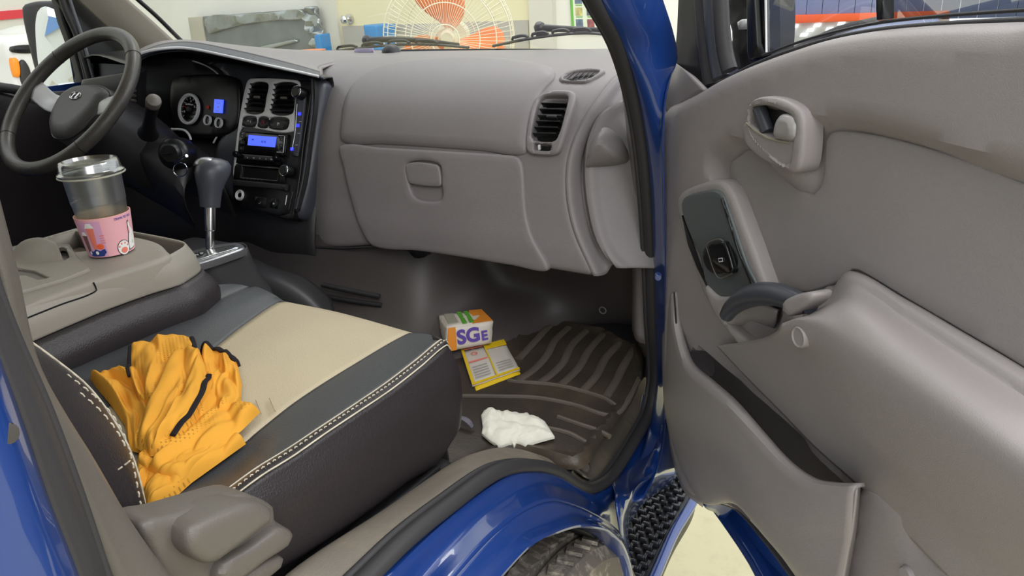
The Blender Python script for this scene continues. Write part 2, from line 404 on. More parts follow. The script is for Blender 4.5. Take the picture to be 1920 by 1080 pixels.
panel('film', sF, [(568, 18), (592, 16), (602, 95), (590, 96), (574, 60)], M['foil'], ft, er=.01, thick=.012, h0=.03, step=.04, hf=lambda u, v, d: .03*math.sin(u*41+v*23)*math.sin(v*51-u*17))
tag(panel('storage_bin', Plane((0, WY-.3, 0), (1, 0, 0), (0, 0, 1)), [(680, 47), (705, 48), (745, 340), (722, 340)], M['bluebin'], None, er=.01, thick=.2, step=.1, sharp=True), 'bright blue plastic bin beside the cream door', 'bin')
tag(panel('storage_bin', Plane((0, WY-.3, 0), (1, 0, 0), (0, 0, 1)), [(588, 66), (599, 64), (655, 440), (647, 440)], M['bluebin'], None, er=.005, thick=.1, step=.1, sharp=True), 'small blue container at the right end of the film covered board', 'bin')
# poster
po = thing('wall_poster', 'green and white notice poster with small product pictures', 'poster', (onY(1100, 20, WY).x, WY-.01, onY(1100, 20, WY).z))
sP = Plane((0, WY-.012, 0), (1, 0, 0), (0, 0, 1))
panel('sheet', sP, [(1066, -40), (1170, -40), (1176, 62), (1072, 62)], mat('poster_paper', (222, 232, 205), .5), po, er=0, thick=.004, step=.2, sharp=True)
panel('border', sP, [(1066, -40), (1071, -40), (1077, 62), (1072, 62)], M['greenink'], po, er=0, thick=.003, h0=.002, step=.2, sharp=True)
cols = [(90, 110, 130), (150, 80, 80), (110, 140, 90), (200, 190, 120), (80, 90, 110), (170, 150, 140)]
k = 0
for r_ in range(3):
    for c_ in range(3):
        x_, y_ = 1077+c_*21+r_*1.3, -8+r_*22
        panel('picture', sP, [(x_, y_), (x_+13, y_), (x_+14, y_+15), (x_+1, y_+15)], mat('picture_%d' % k, cols[k % 6], .5, var=.5, vscale=30), po, er=0, thick=.003, h0=.002, step=.2, sharp=True)
        panel('caption', sP, [(x_+2, y_+17), (x_+14, y_+17), (x_+14, y_+18.5), (x_+2, y_+18.5)], M['greenink'], po, er=0, thick=.003, h0=.002, step=.2, sharp=True); k += 1
# pedestal fan
fc = onY(841, 72, 3.25); FRA = .33
fan = thing('pedestal_fan', 'large pedestal fan with orange blades behind a cream wire guard', 'fan', (fc.x, 3.3, GZ))
fa = V((.42, -.9, .0)).normalized(); fx = V((0, 0, 1)).cross(fa).normalized(); fz = fa.cross(fx)
def blade(q0):
    rows = []
    for i in range(9):
        t = i/8; r = .05+.235*t; half = math.radians(12+27*math.sin(math.pi*min(1, .25+t*.62)))
        if t > .9: half *= .8
        row = []
        for j in range(7):
            s = -1+j/3; q = q0+half*s+.45*t; row.append(fc+(fx*math.cos(q)+fz*math.sin(q))*r*(1-.04*s*s)+fa*(-.045*s*(1-.35*t)))
        rows.append(row)
    return rows
for k in range(3): loft('blade', blade(math.radians(90+14+120*k-25)), M['orange'], fan, n=12, m=2, solid=.004)
lathe('hub', fc, fa, [(.0, .05), (.03, .05), (.042, .035), (.045, 0), (.045, -.05), (.0, -.05)], M['wire'], fan, 28)
g = MB()
def ring(r, h, t=.0022, n=64): g.add(*g_tube([fc+(fx*math.cos(2*math.pi*i/n)+fz*math.sin(2*math.pi*i/n))*r+fa*h for i in range(n)], t, seg=5, closed=True))
for r, h in ((FRA, .0), (FRA-.012, .05), (.25, .088), (.17, .1), (.07, .108)): ring(r, h, .003)
for r, h in ((FRA-.01, -.05), (.24, -.11), (.12, -.13)): ring(r, h, .003)
for i in range(84):
    q = 2*math.pi*i/84; d_ = fx*math.cos(q)+fz*math.sin(q)
    g.add(*g_tube([fc+d_*.05+fa*.109, fc+d_*.15+fa*.104, fc+d_*.25+fa*.088, fc+d_*.31+fa*.06, fc+d_*FRA+fa*.0], .0013, n=8, seg=4))
    if i % 2: g.add(*g_tube([fc+d_*FRA, fc+d_*.3-fa*.07, fc+d_*.2-fa*.12, fc+d_*.06-fa*.135], .0013, n=7, seg=4))
g.build('guard', M['wire'], fan)
lathe('motor', fc-fa*.14, -fa, [(.0, -.01), (.075, -.01), (.085, .02), (.08, .1), (.05, .14), (0, .145)], M['wire'], fan, 28)
pole = MB(); pole.add(*g_tube([fc-fa*.2, V((fc.x-.08, fc.y+.19, GZ+.03))], .022, seg=14)); pole.build('pole', M['wire'], fan)
lathe('base', V((fc.x-.08, fc.y+.19, GZ)), (0, 0, 1), [(.24, 0), (.24, .03), (.18, .05), (.03, .07), (0, .07)], M['orange'], fan, 40)
# neighbouring canopy seen through the opened door's window
FY = 9.0
cp = thing('forecourt_canopy', 'blue grey clad canopy with orange fascia and rows of square lights', 'canopy', (onY(1540, 20, FY).x, FY, GZ))
sC = Plane((0, FY, 0), (1, 0, 0), (0, 0, 1))
cl = MB()
for k in range(22):
    x0 = onY(1400, 0, FY).x+k*.16; cl.add(*g_box((x0+.08, FY+.05, onY(1500, 0, FY).z+.62), .077, .05, .85))
cl.build('cladding', M['bluegrey'], cp)
panel('fascia', sC, [(1400, 31), (1780, 20), (1780, 33), (1400, 47)], M['orangered'], cp, er=.01, thick=.1, h0=.08, step=.6, sharp=True)
panel('soffit', sC, [(1400, 46), (1780, 33), (1780, 320), (1400, 320)], M['soffit'], cp, er=0, thick=.1, step=1, sharp=True)
for x_, y_ in [(1440, 50), (1484, 47), (1527, 45), (1438, 60), (1475, 57), (1514, 54), (1436, 68), (1467, 65), (1502, 63), (1550, 52), (1572, 42)]:
    panel('ceiling_light', sC, [(x_, y_), (x_+13, y_-1), (x_+10, y_+5), (x_-3, y_+6)], M['lamp'], cp, er=0, thick=.03, h0=.05, step=.3, sharp=True)
# parked car roof beyond the door
pc = thing('parked_car', 'silver grey car roof just behind the opened truck door', 'car', (onY(1600, 80, 5).x, 5.0, GZ))
loft('roof', [[onY(a, b, 5.0) for a, b in [(1470, 104), (1512, 86), (1572, 60), (1640, 42), (1760, 32)]], [onY(a, b, 4.6) for a, b in [(1468, 110), (1512, 94), (1572, 68), (1640, 50), (1760, 42)]], [onY(a, b, 4.4) for a, b in [(1470, 128), (1512, 108), (1572, 84), (1640, 66), (1760, 60)]]], mat('silver_car', (190, 196, 206), .2, metal=.5, coat=1), pc)
tube('roof_rail', [onY(a, b, 4.9) for a, b in [(1474, 100), (1514, 81), (1574, 54), (1645, 37)]], .018, M['rubber'], pc, n=20)
panel('body_side', Plane((0, 4.45, 0), (1, 0, 0), (0, 0, 1)), [(1470, 122), (1512, 104), (1640, 62), (1760, 54), (1760, 640), (1440, 640)], mat('car_body', (150, 156, 160), .25, coat=1), pc, er=.02, thick=.4, step=.2, sharp=True)
# left of the truck, through the driver's window
struct(slab('wall_left', -6.2, -6.08, -9, 4.5, GZ, 5.2, M['white']))
s_ = Plane((-6.06, 0, 0), (0, 1, 0), (0, 0, 1))
struct(panel('trim_5', s_, [(-90, 29), (60, 16), (60, 32), (-90, 46)], M['redstripe'], None, er=0, thick=.02, step=1, sharp=True))
van = thing('white_van', 'white van with amber side lamp seen through the driver side window', 'van', (onX(30, 120, -3.6).x, onX(30, 120, -3.6).y, GZ))
sv = Plane((-3.6, 0, 0), (0, 1, 0), (0, 0, 1))
panel('body', sv, [(14, 82), (28, 68), (60, 62), (150, 52), (150, 420), (60, 400), (36, 200), (24, 130)], M['whitecar'], van, er=.05, thick=.5, step=.08)
panel('windscreen', sv, [(22, 88), (50, 84), (70, 86), (70, 98), (24, 98)], M['gloss'], van, er=.004, thick=.02, h0=.01, step=.1)
panel('lamp', sv, [(24, 109), (35, 111), (39, 143), (31, 144)], M['amber'], van, er=.01, thick=.03, h0=.015, step=.05)
panel('grille', sv, [(38, 115), (46, 112), (58, 132), (60, 162), (44, 160)], M['dark'], van, er=.01, thick=.02, h0=.012, step=.05)
rb = thing('rear_building', 'pale building with a broad blue band reflected in the side mirror', 'building', (-6, -12, GZ))
slab('wall', -16, 16, -12.3, -12, GZ, 2.0, M['white'], rb); slab('blue_band', -16, 16, -12.0, -11.9, 1.25, 1.95, mat('blue_band', (120, 155, 205), .5), rb)
pk = MB()
for k in range(3): pk.add(*g_box((-6.5+k*2.6, -10.8, GZ+.45), .8, .5, .4, None, .25))
pk.build('parked_car_shape', M['film'], rb) if False else None

# ================================================================ THE TRUCK CAB
cab = thing('truck_cab', 'blue truck cab body with the passenger side open', 'truck', (0, .6, GZ))
SX = .80
# --- passenger side: scuff plate, seal, painted sill and wheel arch
sc_in = [(480, 1150), (537, 1080), (721, 957), (835, 878), (886, 853), (945, 842), (1010, 856), (1062, 880), (1095, 893)]
sc_out = [(600, 1150), (666, 1080), (812, 947), (904, 883), (973, 863), (1032, 872), (1078, 902), (1106, 911), (1120, 905)]
A = LX(sc_in, .745); B_ = LX(sc_out, SX)
mid = [(a+b)/2+V((0, 0, .004)) for a, b in zip(A, B_)]
loft('scuff_plate', [[p+V((-.02, 0, -.05)) for p in A], A, mid, B_, [p+V((.006, 0, -.012)) for p in B_]], M['sill_plastic'], cab, n=60, m=4)
sc2_out = [(1095, 893), (1120, 903), (1145, 885), (1179, 848), (1207, 796), (1218, 746), (1222, 700), (1222, 610), (1214, 480), (1204, 360), (1196, 280)]
sc2_in = [(1062, 880), (1085, 868), (1110, 835), (1148, 790), (1180, 730), (1196, 670), (1198, 610), (1198, 560), (1196, 480), (1188, 380), (1180, 290)]
loft('kick_trim', [LX(sc2_in, .735), [ (a+b)/2+V((0,0,.004)) for a,b in zip(LX(sc2_in,.735),LX(sc2_out,.795))], LX(sc2_out, .795)], M['sill_plastic'], cab, n=40, m=4)
for a, b in ((785, 940), (1097, 877), (1175, 800)):
    c = onX(a, b, .765)
    lathe('clip', c, (.25, -.45, .85), [(.0, .004), (.006, .0045), (.009, .002), (.010, .005), (.0115, .002), (.0115, -.01)], M['sill_plastic'], cab, 24)
seal = [(600, 1170), (690, 1080), (760, 1012), (835, 952), (927, 887), (985, 873), (1037, 881), (1083, 909), (1110, 915), (1145, 894), (1193, 820), (1220, 765), (1229, 700), (1224, 610), (1219, 470), (1212, 360), (1202, 260), (1185, 170), (1160, 90), (1120, 15), (1080, -60)]
sp = LX(seal, .812)
tube('door_seal', sp, .0095, M['rubber'], cab, n=130, seg=12, fu=(1, 0, 0), flat=1.25)
tube('door_seal_lip', [p+V((-.013, -.003, .005)) for p in sp], .005, M['rubber'], cab, n=130, seg=8)
ba = [(640, 1180), (716, 1085), (858, 957), (950, 893), (996, 884), (1042, 891), (1087, 914), (1115, 924), (1150, 909)]
b1 = [(720, 1180), (790, 1085), (880, 985), (960, 925), (1010, 908), (1060, 918), (1100, 938), (1130, 951), (1158, 956)]
b2 = [(770, 1180), (850, 1085), (930, 1000), (985, 958), (1035, 940), (1080, 950), (1110, 964), (1140, 982), (1162, 1004)]
b3 = [(860, 1180), (936, 1085), (996, 1022), (1042, 999), (1087, 987), (1133, 994), (1160, 1015), (1172, 1040), (1180, 1070), (1184, 1110), (1186, 1180)]
b2x = [(800, 1180), (880, 1085), (950, 1015), (1000, 985), (1060, 965), (1105, 975), (1136, 989), (1160, 1010), (1174, 1036), (1183, 1070), (1188, 1110), (1191, 1180)]
loft('sill_paint', [[p+V((-.03, 0, -.02)) for p in LX(ba, .805)], LX(ba, .815), LX(b1, .83), LX(b2, .862)], M['blue'], cab, n=70, m=6)
C3 = LX(b3, .893)
b2w = b2+[(1176, 1030), (1186, 1070), (1192, 1110), (1196, 1180)]
loft('wheel_arch', [LX(b2w, .862), [p for p in LX(b2x, .872)], C3, [p+V((-.035, 0, -.012)) for p in C3]], M['blue'], cab, n=70, m=5)
lw = [p+V((-.035, 0, -.012)) for p in C3]
loft('wheel_liner', [lw, [p+V((-.3, 0, -.0)) for p in lw]], M['liner'], cab, n=40, m=4)
# --- front pillar, painted
Lp = [(1160, 935), (1200, 868), (1220, 800), (1230, 745), (1233, 700), (1231, 610), (1227, 480), (1222, 360), (1212, 260), (1196, 170), (1170, 80), (1138, 15), (1105, -60)]
Rp = [(1205, 935), (1232, 880), (1245, 815), (1247, 750), (1246, 700), (1246, 610), (1246, 480), (1244, 360), (1243, 240), (1250, 165), (1268, 112), (1262, 70), (1240, 0), (1215, -70)]
Lq = LX(Lp, .825); Rq = LX(Rp, .87)
loft('front_pillar', [[p+V((-.01, .03, 0)) for p in Lq], Lq, [(a+b)/2+V((.012, -.004, 0)) for a, b in zip(Lq, Rq)], Rq, [p+V((-.003, .012, 0)) for p in Rq]], M['blue'], cab, n=60, m=4)
for a, b in ((1234, 520),): lathe('hinge_bolt', onX(a, b, .87), (.3, -.9, 0), [(0, .003), (.005, .003), (.006, 0), (.006, -.01)], M['blue'], cab, 12)
# inner trim of front pillar and lower cab side
Ip = [(1196, 640), (1196, 480), (1190, 300), (1176, 170), (1150, 80), (1120, 10), (1090, -50)]
Iq = LX(Ip, .775)
loft('pillar_trim', [[p+V((-.03, .05, 0)) for p in Iq], Iq, [p+V((.03, -.004, .0)) for p in Iq]], M['taupe'], cab, n=40, m=4)
# cowl side panel ahead of door: closes fender region
loft('fender_panel', [[V((.80, 1.36, .9)), V((.82, 1.33, 1.0)), V((.83, 1.33, 1.1)), V((.83, 1.3, 1.4))], [V((.84, 1.6, .9)), V((.84, 1.62, 1.0)), V((.84, 1.62, 1.1)), V((.8, 1.6, 1.4))]], M['blue'], cab, n=12, m=6)
# lower front corner of the cab, painted, above the step
loft('lower_corner', [LX([(1122, 902), (1150, 872), (1188, 812), (1206, 740)], .788), LX([(1146, 908), (1178, 882), (1212, 822), (1230, 750)], .812), LX([(1155, 950), (1190, 915), (1230, 862), (1250, 780)], .862), LX([(1162, 995), (1172, 945), (1200, 905), (1266, 876)], .868), LX([(1185, 1060), (1176, 1000), (1200, 950), (1262, 905)], .80)], M['blue'], cab, n=24, m=6)
# step
stp = [(1156, 1075), (1158, 980), (1172, 925), (1200, 888), (1262, 874), (1300, 882), (1303, 925), (1262, 1000), (1222, 1090), (1205, 1120), (1160, 1120)]
sS = Plane((0, 0, .46), (1, 0, 0), (0, 1, 0))
st = panel('step', sS, stp, M['black'], cab, er=.012, thick=.05, step=.03)
tr = MB(); uv = smooth_poly([sS.hit(*p) for p in stp], .02)
for i in range(40):
    for j in range(60):
        u = .55+i*.026; v = .95+j*.018; off = .013 if j % 2 else 0
        p = np.array([(u+off, v)])
        if inside(p, uv)[0] and pdist(p, uv)[0] > .022:
            tr.add(*g_box((u+off, v, .466), .0075, .0035, .006, None, .0015)); 
            if (i+j) % 2: tr.add(*g_box((u+off+.008, v+.008, .465), .003, .008, .005, None, .001))
tr.build('tread_studs', M['stud'], st)
tube('step_edge', [sS.map(*sS.hit(*p), .0) for p in [(1200, 1130), (1222, 1092), (1262, 1002), (1304, 928), (1302, 885)]], .012, M['blue'], cab, n=30)
# cab floor, walls, roof
slab('floor_pan', -.78, .77, -.1, 1.66, .82, .862, M['dark'], cab)
slab('engine_cover', -.78, .745, -.1, .70, .84, 1.03, M['dark'], cab, .02)
slab('back_panel', -.78, .80, -.16, -.12, .86, 1.98, M['tan'], cab)
slab('roof', -.80, .84, -.16, 1.16, 1.97, 2.01, M['white'], cab)
sd = MB(); sd.add(*g_box((-.83, .65, 1.12), .02, .82, .33)); sd.add(*g_box((-.83, .0, 1.72), .02, .14, .28)); sd.build('left_side', M['blue'], cab)
# left door inner panel and belt
sL = Plane((-.79, 0, 0), (0, 1, 0), (0, 0, 1))
ld = panel('left_door_trim', sL, [(-300, 140), (-100, 156), (0, 166), (56, 184), (130, 200), (175, 205), (250, 215), (262, 330), (200, 460), (-300, 480)], M['leather'], cab, er=.02, thick=.04, step=.04, sharp=True)
tube('window_belt', LX([(-200, 140), (-60, 156), (30, 168), (90, 180), (150, 176)], -.785), .012, M['rubber'], cab, n=20)
# left window frame and pillar
sLp = Plane((-.80, 0, 0), (0, 1, 0), (0, 0, 1))
panel('quarter_cover', sLp, [(92, -60), (118, 40), (140, 100), (160, 170), (176, 215), (262, 215), (280, 120), (236, 78), (150, -10), (130, -60)], M['black'], cab, er=.006, thick=.02, step=.05, sharp=True)
tube('window_channel', LX([(96, -70), (122, 18), (142, 62), (160, 120), (181, 200)], -.775), .008, M['rubber'], cab, n=20)
tube('window_channel', LX([(110, -70), (138, 22), (152, 62), (168, 120), (190, 200)], -.765), .0045, mat('channel_grey', (110, 112, 118), .4), cab, n=20)
tube('window_channel', LX([(66, -70), (100, -10), (134, 40), (150, 100), (172, 190)], -.79), .006, M['rubber'], cab, n=20)
tp = [LX([(80, -70), (143, -2), (203, 54), (262, 108), (290, 140)], -.765), LX([(130, -70), (190, -4), (255, 60), (300, 102), (330, 130)], -.735), LX([(170, -70), (237, -4), (280, 34), (326, 76), (350, 96)], -.715)]
loft('left_pillar_trim', tp, M['tan'], cab, n=24, m=6, solid=.006)
tube('windscreen_edge', [p+V((.004, .02, 0)) for p in LX([(170, -72), (238, -6), (281, 32), (327, 77), (350, 96)], -.715)], .006, M['black'], cab, n=24)
# windscreen
wl = [V((-.70, 1.53, 1.50)), V((-.40, 1.64, 1.492)), V((0, 1.70, 1.488)), (V((.40, 1.66, 1.488))), V((.74, 1.52, 1.49))]
wt = [V((-.66, 1.08, 1.97)), V((-.4, 1.14, 1.98)), V((0, 1.17, 1.985)), V((.40, 1.14, 1.98)), V((.70, 1.08, 1.97))]
loft('windscreen', [wl, wt], M['pane'], cab, n=30, m=6, solid=0)
loft('cowl', [[p+V((0, .0, -.004)) for p in wl], [p+V((0, .12, -.03)) for p in wl], [p+V((0, .16, -.3)) for p in wl]], M['black'], cab, n=30, m=4)
loft('scuttle_lip', [[p+V((0, .012, .0)) for p in wl[1:]], [p+V((0, .012, -.02)) for p in wl[1:]]], M['black'], cab, n=30, m=2)
# B pillar: painted edge, seal, belt trim
Bp0 = LX([(-60, 480), (0, 640), (60, 790), (150, 1060), (180, 1180)], .86)
Bp1 = LX([(-100, 300), (-20, 520), (40, 700), (130, 900), (195, 1080), (230, 1180)], .825)
Bp2 = LX([(-80, 300), (0, 520), (65, 700), (165, 930), (225, 1080), (250, 1180)], .80)
loft('rear_pillar', [LX([(-400, 480), (-300, 640), (-240, 790), (-150, 1060), (-120, 1180)], .86), LX([(-130, 480), (-70, 650), (-10, 800), (70, 1060), (110, 1180)], .865), LX([(-90, 480), (-12, 650), (42, 800), (90, 940), (146, 1080), (176, 1180)], .845)], M['blue'], cab, n=30, m=5)
loft('pillar_seal', [LX([(-100, 480), (-20, 640), (40, 790), (88, 935), (144, 1080), (176, 1180)], .846), LX([(-60, 440), (5, 610), (70, 770), (128, 930), (180, 1080), (210, 1180)], .838), LX([(-40, 440), (22, 610), (92, 770), (152, 930), (202, 1080), (235, 1180)], .812)], M['rubber'], cab, n=50, m=6)
tube('pillar_seal_lip', LX([(-44, 440), (18, 610), (88, 770), (148, 930), (198, 1080), (231, 1180)], .82), .004, M['rubber'], cab, n=50, seg=8)
loft('pillar_trim', [LX([(-60, 300), (0, 500), (36, 640), (110, 820), (205, 1060), (260, 1200)], .80), LX([(-30, 300), (20, 500), (66, 700), (160, 855), (265, 1020), (340, 1110), (420, 1200)], .775), [p+V((-.05, -.03, 0)) for p in LX([(-30, 300), (20, 500), (66, 700), (160, 855), (265, 1020), (340, 1110), (420, 1200)], .775)]], M['greyplastic'], cab, n=40, m=5)
lathe('striker', onX(3, 814, .858), (.9, .3, .1), [(0, .006), (.005, .006), (.0065, .003), (.006, -.002), (.008, -.006)], M['chrome'], cab, 16)
# front wheel
wc = V((.785, .72, GZ+.36)); TS = 1.072
tire = thing('front_wheel', 'dusty front tyre under the blue wheel arch', 'wheel', (.82, .72, GZ))
lathe('tyre', wc, (1, 0, 0), [(r_*TS, h_) for r_, h_ in [(.20, .085), (.27, .1), (.315, .096), (.33, .08), (.335, .06), (.335, .045), (.327, .043), (.327, .037), (.335, .035), (.336, .005), (.328, .003), (.328, -.003), (.336, -.005), (.335, -.035), (.327, -.037), (.327, -.043), (.335, -.045), (.335, -.06), (.33, -.08), (.315, -.096), (.27, -.1), (.2, -.085), (.2, .085)]], M['tyre'], tire, 90, ang=25)
tb = MB()
for k in range(70):
    q = 2*math.pi*k/70
    for xo, tw in ((-.068, .3), (-.02, -.3), (.02, .3), (.066, -.3)):
        rr = .337*TS; c = wc+V((xo, math.cos(q)*rr, math.sin(q)*rr)); tgv = V((0, -math.sin(q), math.cos(q))); n_ = V((0, math.cos(q), math.sin(q))); a_ = (V((1, 0, 0))+tgv*tw).normalized()
        tb.add(*g_box(c, .013, .009, .003, (a_, n_.cross(a_), n_), 0))
tb.build('tread_blocks', M['tyre'], tire)
lathe('rim', wc, (1, 0, 0), [(.2, .08), (.19, .06), (.17, .03), (.1, .02), (.08, .05), (.05, .06), (0, .06)], M['silver'], tire, 40)
# wipers
def wiper(pts, arm, label):
    t = thing('windscreen_wiper', label, 'wiper', tuple(pts[0]), 'windscreen wipers')
    tube('blade', pts, .007, M['black'], t, n=30, flat=.5, seg=8)
    tube('arm', arm, lambda s: .009-.004*s, M['black'], t, n=24, seg=8)
    b = MB()
    for f in (.18, .36, .55, .72):
        i = int(f*29); q = crom(pts, 30); r_ = crom(arm, 30); b.add(*g_tube([q[i]+V((0, 0, .004)), q[i]+V((0, 0, .009)), q[min(i+3, 29)]+V((0, 0, .010)), q[min(i+4, 29)]+V((0, 0, .004))], .004, n=8, seg=6))
    b.build('bracket', M['black'], t)
    lathe('pivot', arm[0], (0, -.5, .85), [(0, .014), (.008, .013), (.014, .006), (.015, -.02)], M['black'], t, 20)
wiper(LY([(588, 101), (660, 92), (740, 84), (820, 84), (878, 89)], 1.74), LY([(688, 76), (720, 74), (790, 76), (860, 84)], 1.77), 'left of the two black wipers resting along the windscreen base')
wiper(LY([(925, 86), (985, 74), (1040, 66), (1100, 62), (1150, 66)], 1.70), LY([(1012, 52), (1050, 54), (1100, 56), (1160, 56)], 1.73), 'right black wiper resting at the windscreen base near the blue pillar')
tag(panel('warning_sticker', Plane((0, 1.6, 0), (1, 0, 0), (0, 0, 1)), [(664, 92), (698, 90), (700, 99), (664, 100)], mat('lilac_sticker', (178, 170, 200), .4), None, er=.001, thick=.003, step=.05, sharp=True), 'small lilac sticker at the base of the windscreen', 'sticker')
lathe_o = lathe('sensor_dome', onY(733, 97, 1.6), (0, -.3, 1), [(0, .018), (.012, .016), (.022, .008), (.026, -.004)], M['dark'], None, 24); tag(lathe_o, 'small dark dome at the foot of the windscreen behind the dashboard', 'sensor')
tc_ = onY(578, 94, 3.0)
tcb = MB(); tcb.add(*g_lathe((tc_.x, 3.0, GZ), (0, 0, 1), [(0, 0), (.2, 0), (.2, .04), (.09, .05), (.075, tc_.z-GZ-.02), (.09, tc_.z-GZ), (0, tc_.z-GZ)], 24))
tag(tcb.build('orange_post', M['orange'], None), 'orange bollard whose top shows just beyond the left part of the windscreen', 'bollard')
# side mirror, left
mo = onX(95, 78, -1.05); mn = V((.27, -.96, .02)).normalized(); mu_ = V((0, 0, 1)).cross(mn).normalized()
sM = Plane(mo, mu_, (0, 0, 1))
mi = thing('side_mirror', 'black framed side mirror outside the driver window', 'mirror', tuple(mo))
panel('housing', sM, [(38, 14), (52, 5), (80, 2), (112, 6), (124, 34), (136, 90), (148, 150), (150, 200), (80, 190), (68, 152), (50, 82)], M['dark'], mi, er=.012, thick=.07, step=.03)
panel('mirror_glass', sM, [(66, 60), (70, 22), (84, 12), (112, 26), (122, 58), (131, 110), (139, 160), (140, 186), (84, 180), (74, 140)], M['mirror'], mi, er=.001, thick=.004, h0=.004, step=.05)
tube('arm', [mo+V((.02, .06, .12)), mo+V((.12, .1, .16)), V((-.82, 1.36, 1.62))], .014, M['black'], mi, n=12)
# ================================================================ DASHBOARD
dash = thing('dashboard', 'taupe dashboard with glove box, air vents and dark centre stack', 'dashboard', (.2, 1.5, .9))
prof = [(1.66, 1.490), (1.58, 1.492), (1.50, 1.488), (1.43, 1.474), (1.37, 1.448), (1.325, 1.412), (1.293, 1.37), (1.27, 1.32), (1.252, 1.26), (1.238, 1.2), (1.226, 1.15), (1.222, 1.11), (1.222, 1.07), (1.225, 1.02), (1.24, .97)]
S = Prism(prof, 140)
# body: everything of the passenger half, soft plastic
body = [(560, 101), (640, 97), (800, 91), (900, 92), (1000, 90), (1130, 84), (1162, 88), (1185, 122), (1150, 150), (1112, 200), (1083, 250), (1067, 300), (1064, 350), (1070, 400), (1085, 450), (1115, 518), (1104, 519), (1030, 507), (900, 486), (800, 470), (703, 462), (640, 466), (560, 461), (490, 438), (452, 400), (520, 280), (560, 170), (572, 130)]
lineA = [S.hit(*p) for p in [(1188, 120), (1150, 150), (1112, 200), (1083, 250), (1067, 300), (1064, 350), (1070, 400), (1085, 450), (1117, 522)]]
lineB = [S.hit(*p) for p in [(1230, 130), (1180, 170), (1125, 205), (1101, 250), (1092, 300), (1095, 370), (1110, 440), (1152, 506)]]
ctrL = [S.hit(*p) for p in [(575, 120), (600, 200), (602, 300), (585, 400), (560, 470)]]
def vint(line, v):
    for a, b in zip(line, line[1:]):
        lo, hi = sorted((a[1], b[1]))
        if lo <= v <= hi and hi > lo: return a[0]+(b[0]-a[0])*(v-a[1])/(b[1]-a[1])
    return (line[0] if abs(v-line[0][1]) < abs(v-line[-1][1]) else line[-1])[0]
def hbody(u, v, d):
    h = 0
    h -= .035*sstep(.06, -.10, u)*sstep(.25, .4, v)
    return h-.002
holev = [(1020, 186), (1066, 184), (1068, 210), (1056, 240), (1046, 266), (1000, 264), (997, 240), (1004, 210)]
dvent = [(1073, 136), (1128, 134), (1100, 152), (1052, 149)]
vs, fs = g_panel(S, body, er=.012, thick=.03, step=.010, hf=hbody, sharp=False, holes=[[(1025, 188), (1062, 187), (1064, 205), (1054, 240), (1044, 262), (1003, 260), (1001, 240), (1010, 208)], [(1078, 138), (1122, 136), (1098, 149), (1060, 147)]])
obj('dash_body', vs, fs, M['taupe'], dash)
A_ = [(1185, 121), (1150, 149), (1112, 199), (1083, 249), (1067, 299), (1064, 350), (1070, 400), (1085, 450), (1116, 519)]
B2_ = [(1240, 130), (1180, 170), (1125, 205), (1101, 250), (1092, 300), (1095, 370), (1110, 440), (1128, 478), (1152, 505)]
def rowh(pts, du, h):
    q = []
    for p in pts:
        u, v = S.hit(*p); q.append(S.map(u+du, v, h))
    return q
endr = [rowh(A_, -.004, -.002), rowh(A_, .004, -.006), rowh(A_, .012, -.026), rowh(B2_, -.016, -.036), rowh(B2_, -.005, -.030), rowh(B2_, .0, -.014), rowh(B2_, .008, -.012), rowh(B2_, .03, -.026), rowh(B2_, .10, -.05), rowh(B2_, .18, -.05)]
loft('dash_end', endr, M['taupe'], dash, n=60, m=5, solid=.004)
# raised upper pad
up = [(642, 266), (640, 225), (652, 175), (685, 140), (730, 122), (800, 113), (900, 110), (985, 116), (1035, 128), (1040, 145), (1018, 170), (1002, 205), (992, 245), (985, 289), (900, 283), (800, 276), (720, 271)]
panel('upper_pad', S, up, M['taupe'], dash, er=.022, thick=.011, step=.012, h0=.009, bstep=.010)
lid = [(641, 274), (720, 277), (850, 284), (965, 292), (975, 296), (981, 305), (985, 330), (990, 400), (1000, 440), (1030, 505), (960, 496), (880, 483), (790, 470), (703, 461), (680, 430), (660, 370), (648, 320)]
gl = panel('glove_box_lid', S, lid, M['taupe'], dash, er=.007, thick=.014, step=.012, h0=.009, bstep=.008, holes=[[(768, 307), (826, 309), (831, 347), (832, 372), (800, 376), (780, 368), (771, 345)]])
panel('latch_recess', S, [(760, 303), (830, 305), (836, 376), (776, 376)], M['taupe'], gl, er=0, thick=.002, h0=-.010, step=.01, sharp=True)
panel('latch', S, [(767, 308), (822, 309), (828, 318), (831, 346), (825, 350), (776, 345), (769, 338)], M['taupe'], gl, er=.003, thick=.018, h0=.010, step=.008, bstep=.004, hf=lambda u, v, d: .0)
# side vent with bezel
vb = [(1020, 178), (1070, 174), (1082, 184), (1066, 240), (1052, 285), (1040, 292), (1000, 290), (990, 282), (992, 240), (1002, 200)]
ven = panel('air_vent', S, vb, M['taupe'], dash, er=.006, thick=.012, h0=.010, step=.008, bstep=.006, holes=[[(1022, 184), (1064, 183), (1067, 192), (1055, 240), (1045, 264), (1038, 267), (1004, 265), (999, 258), (1004, 225), (1012, 195)], [(1005, 272), (1036, 274), (1034, 283), (1004, 281)]])
panel('vent_duct', S, [(1010, 175), (1075, 174), (1060, 245), (1046, 290), (990, 288), (995, 230)], M['black'], ven, er=0, thick=.002, h0=-.016, step=.02, sharp=True)
for k in range(6):
    f = k/5; y0 = 197+f*56; xl_ = 1017-f*16; xr_ = 1063-f*18; a = S.pt(xl_, y0, .001); b = S.pt(xr_, y0+1, .001)
    vs, fs = g_box((a+b)/2, (b-a).length/2, .0075, .0012, ((b-a).normalized(), V((0, -.75, .66)).normalized(), V((0, .66, .75)).normalized()), .0008); obj('slat', vs, fs, M['black'] if k != 2 else M['dark'], ven)
